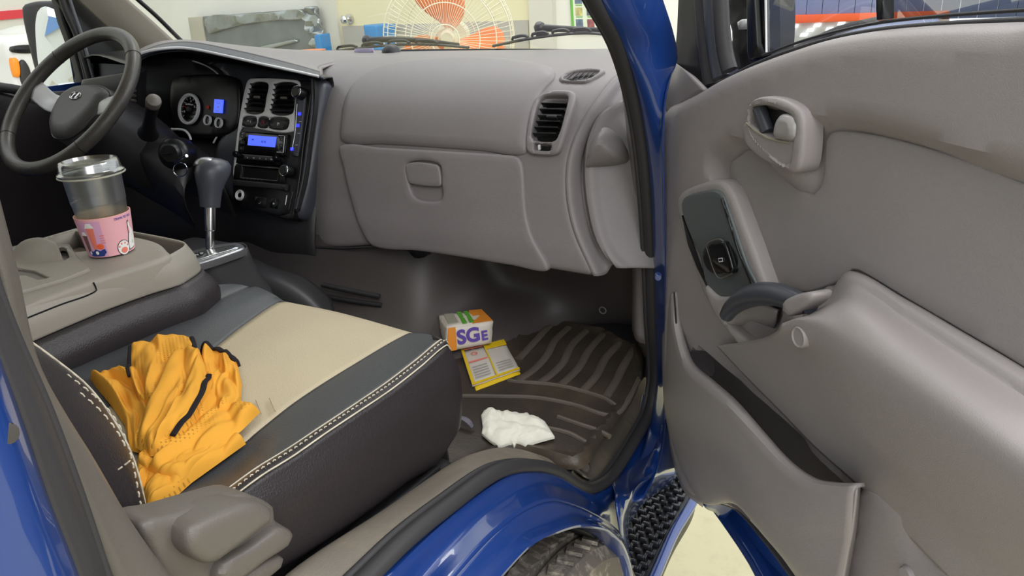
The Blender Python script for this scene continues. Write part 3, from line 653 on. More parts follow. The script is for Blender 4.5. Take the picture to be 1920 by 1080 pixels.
a = S.pt(1037, 222, .004); vs, fs = g_box(a, .011, .006, .003, (V((1, 0, 0)), V((0, -.75, .66)), V((0, .66, .75))), .0015); obj('vent_knob', vs, fs, M['dark'], ven)
a = S.pt(1013, 277, .004); vs, fs = g_box(a, .002, .003, .005, None, .0008); obj('vent_lever', vs, fs, M['whitemark'], ven)
a = S.pt(1024, 278, -.002); vs, fs = g_box(a, .013, .003, .004, None, .0008); obj('lever_slot', vs, fs, M['black'], ven)
dv = panel('defrost_vent', S, [(1071, 131), (1126, 130), (1134, 134), (1106, 152), (1098, 154), (1050, 152), (1048, 148), (1062, 137)], M['taupe'], dash, er=.003, thick=.006, h0=.003, step=.008, bstep=.005, holes=[[(1076, 135), (1124, 134), (1100, 150), (1056, 148)]])
panel('vent_duct', S, [(1070, 130), (1130, 130), (1104, 154), (1048, 152)], M['black'], dv, er=0, thick=.002, h0=-.008, step=.02, sharp=True)
for k in range(6):
    x_ = 1070+k*9; tube('slat', [S.pt(x_+8-1, 134.5, -.001), S.pt(x_-9, 149, -.001)], .0011, M['dark'], dv, seg=6)
# cone shaped grab at the passenger end
e0 = [(1094, 315), (1096, 295), (1104, 268), (1116, 247), (1132, 233), (1148, 240), (1160, 262), (1166, 285), (1162, 298), (1140, 306), (1112, 312)]
e1_ = S.hit(1130, 262)
panel('end_grip', S, e0, M['taupe'], dash, er=.006, thick=.04, h0=-.022, step=.006, bstep=.005, hf=lambda u, v, d: .05*min(1, math.sqrt(max(d, 0)/.030)))
# lower column panel below the glove box, foot side (dark underside)
tube('lower_seam', [S.pt(a, b, -.003) for a, b in [(560, 462), (640, 466), (705, 463)]], .003, M['dark'], dash, n=16)

# ---- driver side: hood, cluster, centre stack
def Hd(pts): return [CAM+ray(a, b)*t for a, b, t in pts]
lipy = [(246, 118, 1.08), (262, 102, 1.10), (300, 92, 1.13), (350, 90, 1.17), (420, 103, 1.21), (500, 121, 1.25), (560, 134, 1.285), (600, 143, 1.305)]
lip = [onY(a, b, y) for a, b, y in lipy]
lip2 = [onY(a, b, y+.03) for a, b, y in [(252, 108, 1.08), (272, 96, 1.10), (305, 84, 1.13), (355, 80, 1.17), (425, 92, 1.21), (505, 110, 1.25), (560, 124, 1.285), (600, 136, 1.30)]]
lip3 = [onY(a, b, y) for a, b, y in [(262, 96, 1.28), (285, 86, 1.30), (318, 78, 1.32), (380, 78, 1.34), (440, 87, 1.35), (510, 101, 1.37), (560, 114, 1.40)]]+[S.pt(604, 126, .004)]
bk = [V((-.80, 1.56, 1.50)), V((-.6, 1.60, 1.495)), V((-.4, 1.64, 1.492)), V((-.2, 1.66, 1.49)), V((-.10, 1.66, 1.489)), V((-.04, 1.64, 1.489))]
loft('hood', [lip2, lip3, bk], M['taupe'], dash, n=60, m=8, solid=.004)
loft('hood_edge', [[p+V((0, .01, -.006)) for p in lip], lip, lip2], M['darkblue'], dash, n=60, m=4, solid=.003)
tube('hood_trim', [p+V((0, -.004, 0)) for p in lip], .0032, M['silver'], dash, n=60, seg=8)
loft('hood_side', [[lip[-1], lip2[-1], lip3[-1], bk[-1]], [S.pt(606, 156, .002), S.pt(607, 148, .002), S.pt(610, 128, .002), V((.0, 1.64, 1.486))]], M['taupe'], dash, n=16, m=4)
# recess behind the hood: ceiling then face
face = [V((-.82, 1.18, 1.30)), V((-.60, 1.27, 1.30)), V((-.45, 1.32, 1.30)), V((-.3, 1.33, 1.30)), V((-.15, 1.33, 1.3)), V((0, 1.33, 1.30))]
face0 = [V((-.82, 1.26, 1.50)), V((-.60, 1.32, 1.50)), V((-.45, 1.35, 1.5)), V((-.3, 1.36, 1.49)), V((-.15, 1.36, 1.47)), V((0, 1.36, 1.45))]
face2 = [V((-.78, 1.22, 1.22)), V((-.45, 1.24, 1.24)), V((-.3, 1.24, 1.24)), V((-.15, 1.26, 1.24)), V((0, 1.26, 1.2))]
loft('cluster_shell', [[p+V((0, .01, -.008)) for p in lip], face0, face], M['black'], dash, n=40, m=5)
loft('lower_panel', [face, face2, [V((-.78, 1.20, 1.05)), V((-.45, 1.22, 1.08)), V((-.3, 1.24, 1.08)), V((-.15, 1.22, 1.08)), V((0, 1.22, 1.05))], [V((-.78, 1.32, .9)), V((-.45, 1.34, .9)), V((-.3, 1.34, .9)), V((-.15, 1.30, .9)), V((0, 1.3, .9))]], M['dark'], dash, n=30, m=5)
# the outer left vent
sV = Plane((0, 1.20, 0), (1, 0, 0), (0, 0, 1))
ov = panel('side_panel', sV, [(150, 150), (258, 130), (256, 215), (240, 262), (150, 240)], M['dark'], dash, er=.006, thick=.02, step=.03, sharp=True)
for k in range(5):
    a, b = onY(228, 168+k*9.5, 1.185), onY(254, 170+k*9.5, 1.185); tube('slat', [a, b], .0035, M['greyplastic'], ov, seg=6)
# instruments
sG = Plane(onY(370, 205, 1.285), (1, 0, 0), (0, .35, 1))
cluster = panel('instrument_cluster', sG, [(322, 150), (350, 140), (440, 146), (448, 190), (440, 240), (400, 256), (330, 244), (318, 200)], M['black'], dash, er=.006, thick=.02, step=.02)
gc = sG.pt(357, 205, .004)
def gauge(px, py, r, ringmat, marks=True):
    c = sG.pt(px, py, .003)
    vs, fs = g_lathe(c, sG.n, [(r*.80, .003), (r*.84, .008), (r*.98, .008), (r, .002)], 44, sG.u); obj('gauge_ring', vs, fs, ringmat, cluster)
    vs, fs = g_lathe(c, sG.n, [(0, .002), (r*.8, .002), (r*.8, 0)], 36, sG.u); obj('gauge_face', vs, fs, M['gloss'], cluster)
    if marks:
        b = MB()
        for k in range(11):
            q = math.radians(-40+k*26); d_ = sG.u*math.cos(q)+sG.v*math.sin(q); b.add(*g_tube([c+d_*r*.62+sG.n*.003, c+d_*r*.74+sG.n*.003], .0007, seg=4))
        b.build('gauge_marks', M['whitemark'], cluster)
        tube('needle', [c+sG.n*.005, c+sG.n*.005+(-sG.u*.8+sG.v*.3)*r*.65], .0009, M['red'], cluster, seg=5)
        vs, fs = g_lathe(c, sG.n, [(0, .009), (r*.16, .008), (r*.18, .002)], 20, sG.u); obj('needle_cap', vs, fs, M['dark'], cluster)
        for k, tx in enumerate('0246'):
            q = math.radians(200-k*60); text('gauge_number', tx, r*.22, c+(sG.u*math.cos(q)+sG.v*math.sin(q))*r*.5+sG.n*.003, sG.u, sG.v, M['whitemark'], cluster)
        text('gauge_text', 'x1000rpm', r*.16, c-sG.v*r*.3*-1+sG.n*.003, sG.u, sG.v, M['whitemark'], cluster)
gauge(357, 205, .040, M['silver'])
gauge(392, 226, .013, M['silver'], False); gauge(413, 231, .013, M['silver'], False)
lc = panel('info_display', sG, [(402, 186), (418, 187), (416, 212), (400, 211)], M['lcd'], cluster, er=0, thick=.003, h0=.006, step=.1, sharp=True)
text('display_text', '12.8', .007, sG.pt(409, 193, .0065), sG.u, sG.v, M['whitemark'], lc); text('display_text', '88', .006, sG.pt(409, 201, .0065), sG.u, sG.v, M['whitemark'], lc); text('display_text', '108736', .004, sG.pt(408, 208, .0065), sG.u, sG.v, M['whitemark'], lc)
panel('warning_light', sG, [(387, 198), (391, 198), (391, 204), (387, 204)], M['red'], cluster, er=0, thick=.002, h0=.003, step=.1, sharp=True)
# cluster bezel: bluish dark shoulder between the cluster opening and the stack
shoulder = [(352, 108), (420, 112), (500, 126), (590, 140), (600, 152), (586, 280), (566, 380), (552, 408), (500, 404), (452, 394), (430, 380), (400, 340), (392, 320), (398, 270), (415, 240), (426, 210), (427, 180), (415, 145), (390, 122)]
P1 = Plane((0, 1.325, 1.46), (1, 0, 0), (0, .44, 1))
def hsh(u, v, d): return -.012
panel('stack_shoulder', P1, shoulder, M['darkblue'], dash, er=.022, thick=.07, step=.012, h0=.0, hf=lambda u, v, d: -.004, bstep=.010)
tube('shoulder_trim', [P1.pt(a, b, -.008) for a, b in [(356, 112), (392, 126), (414, 146), (426, 180), (426, 212), (414, 242), (400, 268)]], .0022, M['silver'], dash, n=40, seg=6)
# lower driver trim with silver edge
tube('lower_trim', [onY(a, b, 1.2) for a, b in [(322, 242), (345, 244), (354, 252), (358, 262)]], .003, M['silver'], dash, n=20)
lofts = [LY([(240, 262), (300, 252), (350, 262), (400, 300)], 1.21), LY([(240, 300), (300, 300), (360, 300), (420, 350)], 1.19), LY([(230, 380), (300, 390), (380, 400), (450, 420)], 1.24)]
loft('knee_panel', lofts, M['dark'], dash, n=20, m=6)
# ---- centre stack
stk = [(466, 147), (562, 150), (584, 152), (581, 190), (570, 260), (562, 330), (552, 390), (545, 411), (520, 408), (448, 389), (438, 376), (437, 330), (446, 250), (456, 180)]
P2 = Plane(P1.map(0, 0, .004), P1.u, P1.v)
stack = panel('centre_stack', P2, stk, M['black'], dash, er=.004, thick=.03, step=.02, bstep=.008)
silv = [(471, 147), (556, 150), (561, 158), (557, 200), (550, 252), (537, 292), (534, 342), (529, 340), (536, 250), (450, 243), (440, 330), (436, 330), (444, 250), (455, 190), (462, 156)]
panel('silver_bezel', P2, [(469, 147), (556, 150), (561, 158), (557, 200), (549, 246), (452, 238), (448, 250), (441, 330), (436, 330), (443, 260), (452, 200), (462, 155)], M['silver'], stack, er=.002, thick=.008, step=.015, h0=.005, bstep=.006, holes=[[(472, 156), (502, 157), (499, 183), (492, 211), (459, 209), (464, 183)], [(516, 157), (557, 158), (553, 185), (547, 213), (507, 211), (512, 183)], [(456, 219), (480, 220), (478, 237), (453, 235)], [(484, 220), (503, 221), (501, 239), (482, 237)], [(506, 221), (541, 223), (537, 242), (503, 239)]])
def vent(q):
    v = panel('air_vent', P2, q, M['gloss'], stack, er=0, thick=.004, h0=-.0, step=.02, sharp=True)
    for k in range(6):
        f = (k+.5)/6; a, b = quad(q, .03, f, .97, f)[:2]
        a, b = P2.pt(*a, .004), P2.pt(*b, .004); d_ = (b-a).normalized()
        vs, fs = g_box((a+b)/2, (b-a).length/2, .0055, .0009, (d_, (P2.n*.8+V((0, 0, .6))).normalized(), d_.cross((P2.n*.8+V((0, 0, .6))).normalized())), .0005); obj('slat', vs, fs, M['black'], v)
    c = quad(q, .35, .48, .65, .48); a = P2.pt(*[(c[0][i]+c[1][i])/2 for i in (0, 1)], .009); vs, fs = g_box(a, .009, .003, .003, (P2.u, P2.n, P2.v), .001); obj('vent_knob', vs, fs, M['greyplastic'], v)
vent([(471, 155), (503, 156), (493, 212), (458, 210)]); vent([(515, 156), (558, 157), (548, 214), (506, 212)])
def button(q, mt=None, sym=None, symm='whitemark', size=.006, name='button', par=None, h=.005):
    b = panel(name, P2, q, mt or M['dark'], par or stack, er=.001, thick=.006, h0=h, step=.02, sharp=True)
    if sym:
        c = P2.pt(sum(p[0] for p in q)/4, sum(p[1] for p in q)/4, h+.0006); text('symbol', sym, size, c, P2.u, P2.v, M[symm], b)
    return b
button([(456, 220), (480, 221), (478, 237), (453, 235)], sym='*  \\', size=.009)
b = button([(485, 221), (503, 222), (501, 239), (482, 237)])
for sc_ in (1, .55):
    c = P2.pt(492.5, 230, .0058); tube('symbol', [c+(P2.u*math.cos(q)+P2.v*math.sin(q))*.0062*sc_ for q in (math.pi/2, math.pi*7/6, math.pi*11/6)], .0005, M['red'], b, closed=True, seg=4)
button([(507, 222), (540, 224), (536, 242), (504, 240)], sym='(<', size=.009)
# radio
rad = panel('radio', P2, [(449, 246), (538, 251), (534, 293), (445, 286)], M['gloss'], stack, er=.002, thick=.008, h0=.008, step=.03, sharp=True)
dsp = panel('radio_display', P2, [(466, 253), (518, 257), (515, 276), (464, 272)], M['lcd'], rad, er=0, thick=.003, h0=.0095, step=.1, sharp=True)
text('display_text', '12:15', .007, P2.pt(494, 266, .0098), P2.u, P2.v, M['navy'], dsp); text('display_text', 'FM', .005, P2.pt(474, 262, .0098), P2.u, P2.v, M['navy'], dsp)
for i, (x_, y_) in enumerate([(450, 251), (449, 263), (448, 274), (524, 257), (523, 269), (521, 280)]):
    q = [(x_, y_), (x_+9, y_+.6), (x_+8.4, y_+7), (x_-.6, y_+6.4)]; b = button(q, M['black'], '-', size=.008, h=.010, par=rad)
tube('radio_trim', [P2.pt(a, b, .010) for a, b in [(523, 254), (534, 255), (531, 286), (519, 285)]], .0009, M['silver'], rad, seg=5)
ctl = panel('control_strip', P2, [(444, 287), (533, 294), (529, 312), (441, 305)], M['gloss'], stack, er=.002, thick=.008, h0=.007, step=.03, sharp=True)
panel('cassette_slot', P2, [(458, 290), (520, 295), (518, 303), (456, 298)], M['dark'], ctl, er=.001, thick=.004, h0=.010, step=.03, sharp=True)
for i in range(5): text('symbol', ['o', '<<', '>>', 'I', 'TUNE'][i], .0045, P2.pt(464+i*11.5, 295.5+i*.9, .0105), P2.u, P2.v, M['whitemark'], ctl)
for x_, y_ in ((446, 290), (521, 298)):
    c = P2.pt(x_, y_, .007); vs, fs = g_lathe(c, P2.n, [(0, .012), (.006, .012), (.0075, .009), (.008, 0)], 24, P2.u); obj('radio_knob', vs, fs, M['gloss'], ctl)
pk_ = panel('storage_pocket', P2, [(440, 306), (535, 314), (531, 344), (437, 336)], M['black'], stack, er=.002, thick=.03, h0=.006, step=.03, sharp=True, holes=[quad([(440, 306), (535, 314), (531, 344), (437, 336)], .16, .15, .86, .82)])
tube('pocket_rim', [P2.pt(*p, .0075) for p in quad([(440, 306), (535, 314), (531, 344), (437, 336)], .14, .10, .88, .87)], .0008, M['greyplastic'], pk_, closed=True, seg=5)
lp = panel('lower_switch_panel', P2, [(437, 338), (534, 346), (531, 357), (548, 360), (540, 400), (520, 405), (445, 386), (438, 375)], M['black'], stack, er=.003, thick=.008, h0=.004, step=.02, sharp=True)
panel('ash_tray_lip', P2, [(436, 336), (534, 345), (532, 356), (436, 347)], M['dark'], lp, er=.003, thick=.012, h0=.012, step=.02, sharp=True)
c = P2.pt(450, 366, .005); vs, fs = g_lathe(c, P2.n, [(.006, .001), (.0095, .004), (.0115, .005), (.0135, .002), (.0135, -.002)], 28, P2.u); obj('socket_ring', vs, fs, M['silver'], lp)
vs, fs = g_lathe(c, P2.n, [(0, .001), (.007, .001)], 20, P2.u); obj('socket', vs, fs, M['gloss'], lp)
button([(478, 368), (499, 371), (497, 390), (476, 386)], M['black'], '_-', size=.009, par=lp, h=.007); button([(507, 371), (521, 373), (519, 392), (505, 389)], M['black'], 'o', size=.009, par=lp, h=.007)
tube('reflector', [P2.pt(538, 366, .006), P2.pt(535, 384, .006)], .001, M['silver'], lp, seg=5)
# hvac slider strip right of the stack and knobs
sl = panel('slider_panel', P2, [(556, 176), (570, 172), (566, 230), (556, 292), (546, 292), (551, 240)], M['darkblue'], stack, er=.002, thick=.008, h0=.006, step=.02)
tube('slider_track', [P2.pt(557, 195, .008), P2.pt(553, 250, .008), P2.pt(547, 282, .008)], .0008, M['silver'], sl, n=12, seg=5)
for (x_, y_, k) in ((561, 213, 0), (558, 235, 0), (547, 279, 0), (563, 228, 1), (560, 250, 1), (556, 272, 1)):
    q = [(x_-2.5, y_-2.5), (x_+2.5, y_-2.5), (x_+2, y_+3), (x_-3, y_+3)]; panel('slider_light', P2, q, M['ledblue'] if not k else M['whitemark'], sl, er=0, thick=.002, h0=.0085, step=.1, sharp=True) if not k else tube('slider_mark', [P2.pt(x_-2, y_, .0085), P2.pt(x_+2, y_, .0085)], .0006, M['whitemark'], sl, seg=4)
for x_, y_, r_ in ((566, 176, .014), (543, 322, .013)):
    c = P2.pt(x_, y_, .006); vs, fs = g_lathe(c, P2.n, [(0, .022), (r_*.8, .022), (r_, .018), (r_*1.05, .003), (r_*1.1, 0)], 30, P2.u); kb = obj('rotary_knob', vs, fs, M['black'], stack)
    tube('knob_shine_ring', [c+(P2.u*math.cos(q)+P2.v*math.sin(q))*r_*.98+P2.n*.019 for q in np.linspace(0, 6.1, 30)], .0009, M['chrome'], kb, closed=True, seg=5)
tube('stack_edge', [P2.pt(a, b, .0) for a, b in [(586, 148), (586, 200), (578, 270), (568, 340), (556, 392)]], .004, M['darkblue'], dash, n=30)
loft('stack_edge_face', [[P2.pt(a, b, -.004) for a, b in [(582, 146), (582, 200), (573, 270), (563, 340), (550, 398)]], [P2.pt(a, b, .002) for a, b in [(592, 146), (592, 200), (582, 270), (572, 340), (558, 396)]], [P2.pt(a, b, -.06) for a, b in [(600, 144), (602, 200), (594, 270), (584, 340), (568, 396)]]], M['dark'], dash, n=30, m=3)

# ---- steering column with stalk, key barrel
col = thing('steering_column', 'dark grey steering column shroud with ignition barrel behind the wheel', 'steering column', (-.38, 1.1, 1.2))
WC = V((-.425, .978, 1.45)); WN = V((0, -math.cos(math.radians(45)), math.sin(math.radians(45)))); WU = V((1, 0, 0)); WV = WN.cross(WU)
def ringpts(c, rx, ry, n=16, roll=0): return [c+WU*math.cos(2*math.pi*i/n)*rx+WV*math.sin(2*math.pi*i/n)*ry for i in range(n)]
secs = [(-.03, .055, .05), (-.045, .07, .066), (-.10, .082, .078), (-.17, .09, .085), (-.24, .085, .08), (-.30, .08, .07)]
rows = []
for h_, a_, b_ in secs: r_ = ringpts(WC+WN*h_, a_, b_); rows.append(r_+[r_[0]])
loft('shroud', rows, M['dark'], col, n=40, m=4)
c = onY(322, 288, 1.06); ax = (CAM-c).normalized()*.6+V((0, -.5, .1)); ax.normalize()
kb = lathe('key_barrel', c, ax, [(0, .012), (.018, .012), (.022, .008), (.024, .0), (.032, -.004), (.036, -.012), (.036, -.05)], M['black'], col, 30)
loft('column_side', [LY([(250, 240), (300, 250), (345, 275), (355, 320)], 1.10), LY([(220, 280), (270, 300), (310, 340), (345, 370)], 1.06), LY([(200, 320), (260, 360), (330, 400), (370, 430)], 1.16)], M['dark'], col, n=20, m=6)
s0 = onY(278, 250, 1.04); s1 = onY(281, 222, 1.02); s2 = onY(288, 190, 1.0)
skt = MB(); skt.add(*g_tube([s0, s0.lerp(s1, .4), s1, s1.lerp(s2, .5), s2], lambda s: [.022, .014, .012, .013, .0145][min(4, int(s*4.01))], n=None, seg=20)); sk = skt.build('stalk', M['black'], col)
lathe('stalk_tip', s2, (s2-s1), [(.0145, -.012), (.0155, 0), (.014, .006), (.008, .009), (0, .010)], M['greyplastic'], sk, 24)
key = thing('ignition_key', 'metal key with a split ring hanging in the ignition', 'key', tuple(c))
kp = c+ax*.012
vs, fs = g_box(kp+ax*.014, .011, .003, .013, (ax.cross(V((0, 0, 1))).normalized(), V((0, 0, 1)).cross(ax.cross(V((0, 0, 1)))).normalized(), ax), .002); obj('key_head', vs, fs, M['black'], key)
tube('key_blade', [onY(328, 303, 1.03), onY(350, 292, 1.02)], .0035, M['chrome'], key, seg=8)
rc = onY(338, 318, 1.02); tube('key_ring', [onY(338+13*math.cos(q), 318+13*math.sin(q), 1.02) for q in np.linspace(0, 2*math.pi, 33)[:-1]], .0011, M['chrome'], key, closed=True, seg=6)
# ---- steering wheel
sw = thing('steering_wheel', 'dark grey leather steering wheel with airbag hub', 'steering wheel', tuple(WC))
RW = .181
ringw = [WC+(WU*math.cos(q)+WV*math.sin(q))*RW for q in np.linspace(0, 2*math.pi, 97)[:-1]]
M['wheel_leather'] = mat('worn_wheel_leather', (72, 68, 64), .33, bump=.5, scale=350, var=.15, vscale=20)
tube('rim', ringw, .0155, M['wheel_leather'], sw, seg=16, closed=True)
for q in (math.radians(40), math.radians(140), math.radians(215), math.radians(320)):
    t_ = (-WU*math.sin(q)+WV*math.cos(q)); p = WC+(WU*math.cos(q)+WV*math.sin(q))*RW; rr = (WU*math.cos(q)+WV*math.sin(q))
    tube('rim_seam', [p+(rr*math.cos(a)+WN*math.sin(a))*.0158 for a in np.linspace(0, 2*math.pi, 21)[:-1]], .0006, M['black'], sw, closed=True, seg=4)
WCd = WC-WN*.035
sW = Plane(WC-WN*.018-WU*.020, WU, WV)
hub_o = [(-.078, .035), (-.05, .058), (0, .066), (.05, .060), (.085, .04), (.088, .0), (.066, -.045), (.035, -.074), (0, -.080), (-.035, -.074), (-.066, -.045), (-.082, 0)]
hub = panel('hub', sW, hub_o, M['darkblue'] if False else mat('hub_plastic', (84, 82, 82), .45, bump=.3, scale=800), sw, er=.026, thick=.035, step=.008, px=False, bstep=.006)
tube('hub_seam', [sW.map(u*1.0, v*1.0, -.02) for u, v in smooth_poly([(a*1.01, b*1.01) for a, b in hub_o], .01)], .0015, M['black'], sw, closed=True, seg=5)
for sx in (-1, 1):
    loft('spoke', [[sW.map(sx*.06, .030, -.022), sW.map(sx*.11, .034, -.016), sW.map(sx*.162+.02, .05, 0.008)], [sW.map(sx*.06, .012, -.014), sW.map(sx*.11, .014, -.008), sW.map(sx*.165+.02, .028, .014)], [sW.map(sx*.066, -.012, -.022), sW.map(sx*.11, -.010, -.016), sW.map(sx*.167+.02, .004, .008)]], M['silver'], sw, n=14, m=5, solid=.006)
    if False: loft('lower_spoke', [[sW.map(sx*.02, -.06, -.026), sW.map(sx*.035, -.1, -.018), sW.map(sx*.06, -.172, .006)], [sW.map(sx*.035, -.05, -.02), sW.map(sx*.052, -.09, -.014), sW.map(sx*.075, -.165, .008)], [sW.map(sx*.05, -.045, -.026), sW.map(sx*.068, -.08, -.018), sW.map(sx*.095, -.157, .006)]], M['silver'], sw, n=14, m=5, solid=.006)
el = [(.019*math.cos(q), .010*math.sin(q)+.022) for q in np.linspace(0, 6.283, 33)[:-1]]
tube('emblem_ring', [sW.map(u, v, .001) for u, v in el], .0016, M['chrome'], sw, closed=True, seg=6)
em = MB()
for x_ in (-.0075, .0075): em.add(*g_tube([sW.map(x_-.003, .015, .001), sW.map(x_+.003, .029, .001)], .0018, seg=6))
em.add(*g_tube([sW.map(-.007, .0205, .001), sW.map(0, .0225, .001), sW.map(.007, .0235, .001)], .0015, seg=6)); em.build('emblem_letter', M['chrome'], sw)
lathe('column_boss', WC-WN*.075, WN, [(.045, 0), (.05, .03), (.06, .045), (.0, .05)], M['black'], sw, 30)

# ================================================================ LOWER CAB
fw = thing('footwell_lining', 'dark moulded plastic lining of the passenger footwell below the dashboard', 'lining', (.4, 1.45, .87))
r0 = [(.82, 1.40, 1.14), (.6, 1.41, 1.14), (.44, 1.41, 1.14), (.36, 1.36, 1.14), (.24, 1.29, 1.14), (.1, 1.245, 1.12), (-.06, 1.235, 1.10), (-.3, 1.26, 1.10)]
r1 = [(.82, 1.44, 1.04), (.6, 1.445, 1.03), (.42, 1.45, 1.03), (.35, 1.44, 1.03), (.325, 1.40, 1.03), (.27, 1.27, 1.02), (.13, 1.21, 1.00), (-.04, 1.20, 1.0), (-.3, 1.24, 1.0)]
r2 = [(.82, 1.475, .96), (.62, 1.475, .95), (.47, 1.46, .95), (.39, 1.43, .95), (.36, 1.38, .95), (.29, 1.22, .94), (.18, 1.17, .94), (0, 1.14, .92), (-.3, 1.2, .92)]
r3 = [(.82, 1.515, .90), (.64, 1.50, .895), (.55, 1.47, .89), (.49, 1.40, .885), (.455, 1.29, .885), (.36, 1.18, .88), (.24, 1.08, .88), (.1, 1.0, .88), (-.3, 1.1, .88)]
r4 = [(.82, 1.55, .858), (.66, 1.54, .858), (.57, 1.49, .858), (.515, 1.40, .858), (.47, 1.28, .858), (.37, 1.12, .858), (.28, 1.0, .865), (.12, .9, .865), (-.3, 1.0, .865)]
loft('lining', [r0, r1, r2, r3, r4], M['fleece'], fw, n=70, m=8)
for (x_, y_) in ((786, 527), (1130, 582)):
    c = LY([(x_, y_)], 1.36 if x_ < 900 else 1.44)[0]
    tube('trim_clip', [c+V((math.cos(q)*.008, -.0, math.sin(q)*.008)) for q in np.linspace(0, 6.1, 16)], .0014, M['taupe'], fw, closed=True, seg=5)
for k in range(2):
    tube('air_slot', [onY(604+k*10, 534+k*22, 1.17), onY(650+k*8, 544+k*20, 1.18), onY(712+k*4, 556+k*16, 1.2)], .006, M['dark'], fw, n=12, seg=8)
panel('wire_opening', Plane((0, 1.22, 0), (1, 0, 0), (0, 0, 1)), [(762, 470), (806, 474), (796, 483), (775, 484)], M['black'], fw, er=.002, thick=.02, step=.02)
# ---- floor mat
fm = thing('floor_mat', 'ribbed brown rubber floor mat in the passenger footwell', 'mat', (.6, 1.2, .863))
sFm = Plane((0, 0, .874), (1, 0, 0), (0, 1, 0))
mo_ = [(1022, 598), (1078, 606), (1128, 616), (1155, 628), (1172, 640), (1200, 648), (1202, 700), (1178, 756), (1128, 822), (1092, 868), (1048, 868), (1000, 850), (945, 846), (880, 880), (820, 900), (760, 880), (760, 700), (840, 640), (935, 648), (985, 615)]
def hmat(u, v, d): return .010*math.exp(-((d-.012)/.008)**2)
panel('mat_base', sFm, mo_, M['mat'], fm, er=.006, thick=.006, step=.012, hf=hmat)
def zz(X, Y): return (560+X/2.571, 380+Y/2.571)
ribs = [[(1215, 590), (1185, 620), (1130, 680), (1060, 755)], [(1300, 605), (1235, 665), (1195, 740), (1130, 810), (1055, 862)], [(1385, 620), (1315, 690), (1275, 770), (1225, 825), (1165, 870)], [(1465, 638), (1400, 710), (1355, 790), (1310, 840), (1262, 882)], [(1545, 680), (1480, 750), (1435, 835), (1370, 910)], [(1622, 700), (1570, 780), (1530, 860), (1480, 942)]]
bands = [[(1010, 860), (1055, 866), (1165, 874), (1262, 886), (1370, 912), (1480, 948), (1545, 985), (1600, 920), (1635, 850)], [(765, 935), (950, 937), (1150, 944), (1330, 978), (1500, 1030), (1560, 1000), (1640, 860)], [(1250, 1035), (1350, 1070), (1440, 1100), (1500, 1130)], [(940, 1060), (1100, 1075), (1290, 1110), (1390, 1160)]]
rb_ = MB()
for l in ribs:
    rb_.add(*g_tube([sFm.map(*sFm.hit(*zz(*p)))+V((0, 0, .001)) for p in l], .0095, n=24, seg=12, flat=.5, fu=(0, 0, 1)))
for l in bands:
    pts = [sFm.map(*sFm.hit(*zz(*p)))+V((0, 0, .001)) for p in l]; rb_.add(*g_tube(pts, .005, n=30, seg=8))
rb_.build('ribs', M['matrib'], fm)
hx = MB()
for i in range(34):
    for j in range(16):
        u, v = .50+i*.0085+(j % 2)*.00425, .68+j*.0085
        px_ = V((u, v, .876))
        hx.add(*g_lathe(px_, (0, 0, 1), [(.0036, -.004), (.0033, .0), (0, .0012)], 6))
hexs = hx.build('studs', M['mat'], fm); hexs['kind'] = 'stuff'
# ---- litter on the floor
bx = thing('snack_pack', 'small orange and white packet with purple print against the footwell wall', 'packet', tuple(onZ(880, 650, .893)))
za = .894
f = lambda a, b, z: onZ(a, b, z)
b0, b1, b2_ = f(838, 659, za), f(921, 643, za), f(905, 612, za)
b3_ = b0+(b2_-b1)
top = V((0, 0, .052)); k_ = V((-.0, .012, 0))
t0, t1, t2, t3 = b0+top+k_, b1+top*.92+k_, b2_+top*.8, b3_+top*.95
def face4(name, a, b, c, d, mt, par, n=6, th=.0015, bulge=.003):
    nrm = (b-a).cross(d-a).normalized(); vs = []; fs = []
    if nrm.dot(CAM-a) < 0: nrm = -nrm
    for j in range(n+1):
        for i in range(n+1):
            u, v = i/n, j/n; vs.append((a*(1-u)+b*u)*(1-v)+(d*(1-u)+c*u)*v+nrm*bulge*math.sin(math.pi*u)*math.sin(math.pi*v)+nrm*.0006*math.sin(u*17+v*11))
    for j in range(n):
        for i in range(n): fs.append((j*(n+1)+i, j*(n+1)+i+1, (j+1)*(n+1)+i+1, (j+1)*(n+1)+i))
    return obj(name, vs, fs, mt, par, solid=th), nrm
fr, nf = face4('front_face', b0, b1, t1, t0, M['packwhite'], bx)
tp_, nt_ = face4('top_face', t0, t1, t2, t3, M['packwhite'], bx)
face4('back_face', b2_, b3_, t3, t2, M['orangeink'], bx); face4('side_face', b3_, b0, t0, t3, M['packwhite'], bx); face4('side_face', b1, b2_, t2, t1, M['packwhite'], bx)
def bil(q, u, v): a, b, c, d = q; return (a*(1-u)+b*u)*(1-v)+(d*(1-u)+c*u)*v
def patch(name, q, nrm, pts, mt, par, h=.0035): 
    P = [bil(q, *p)+nrm*h for p in pts]; n = len(P); return obj(name, P+[p-nrm*.001 for p in P], [tuple(range(n))]+[(i, (i+1) % n, (i+1) % n+n, i+n) for i in range(n)], mt, par, smooth=False)
qf = (b0, b1, t1, t0); qt = (t0, t1, t2, t3)
patch('orange_band', qf, nf, [(.0, .0), (.22, .0), (.16, 1), (0, 1)], M['orangeink'], fr, .0028)
un = (b1-b0).normalized(); vn = (t0-b0).normalized()
text('print', 'SG', .044, bil(qf, .46, .52)+nf*.005, un, vn, M['purple'], fr, bold=.0016); text('print', 'E', .03, bil(qf, .82, .42)+nf*.005, un, vn, M['purple'], fr, bold=.001)
patch('orange_band', qt, nt_, [(.55, .0), (1, 0), (1, 1), (.7, 1)], M['orangeink'], tp_, .003)
for u0 in (.34, .50): patch('green_stripe', qt, nt_, [(u0, .05), (u0+.1, .05), (u0+.16, .95), (u0+.06, .95)], M['greenink'], tp_, .004)
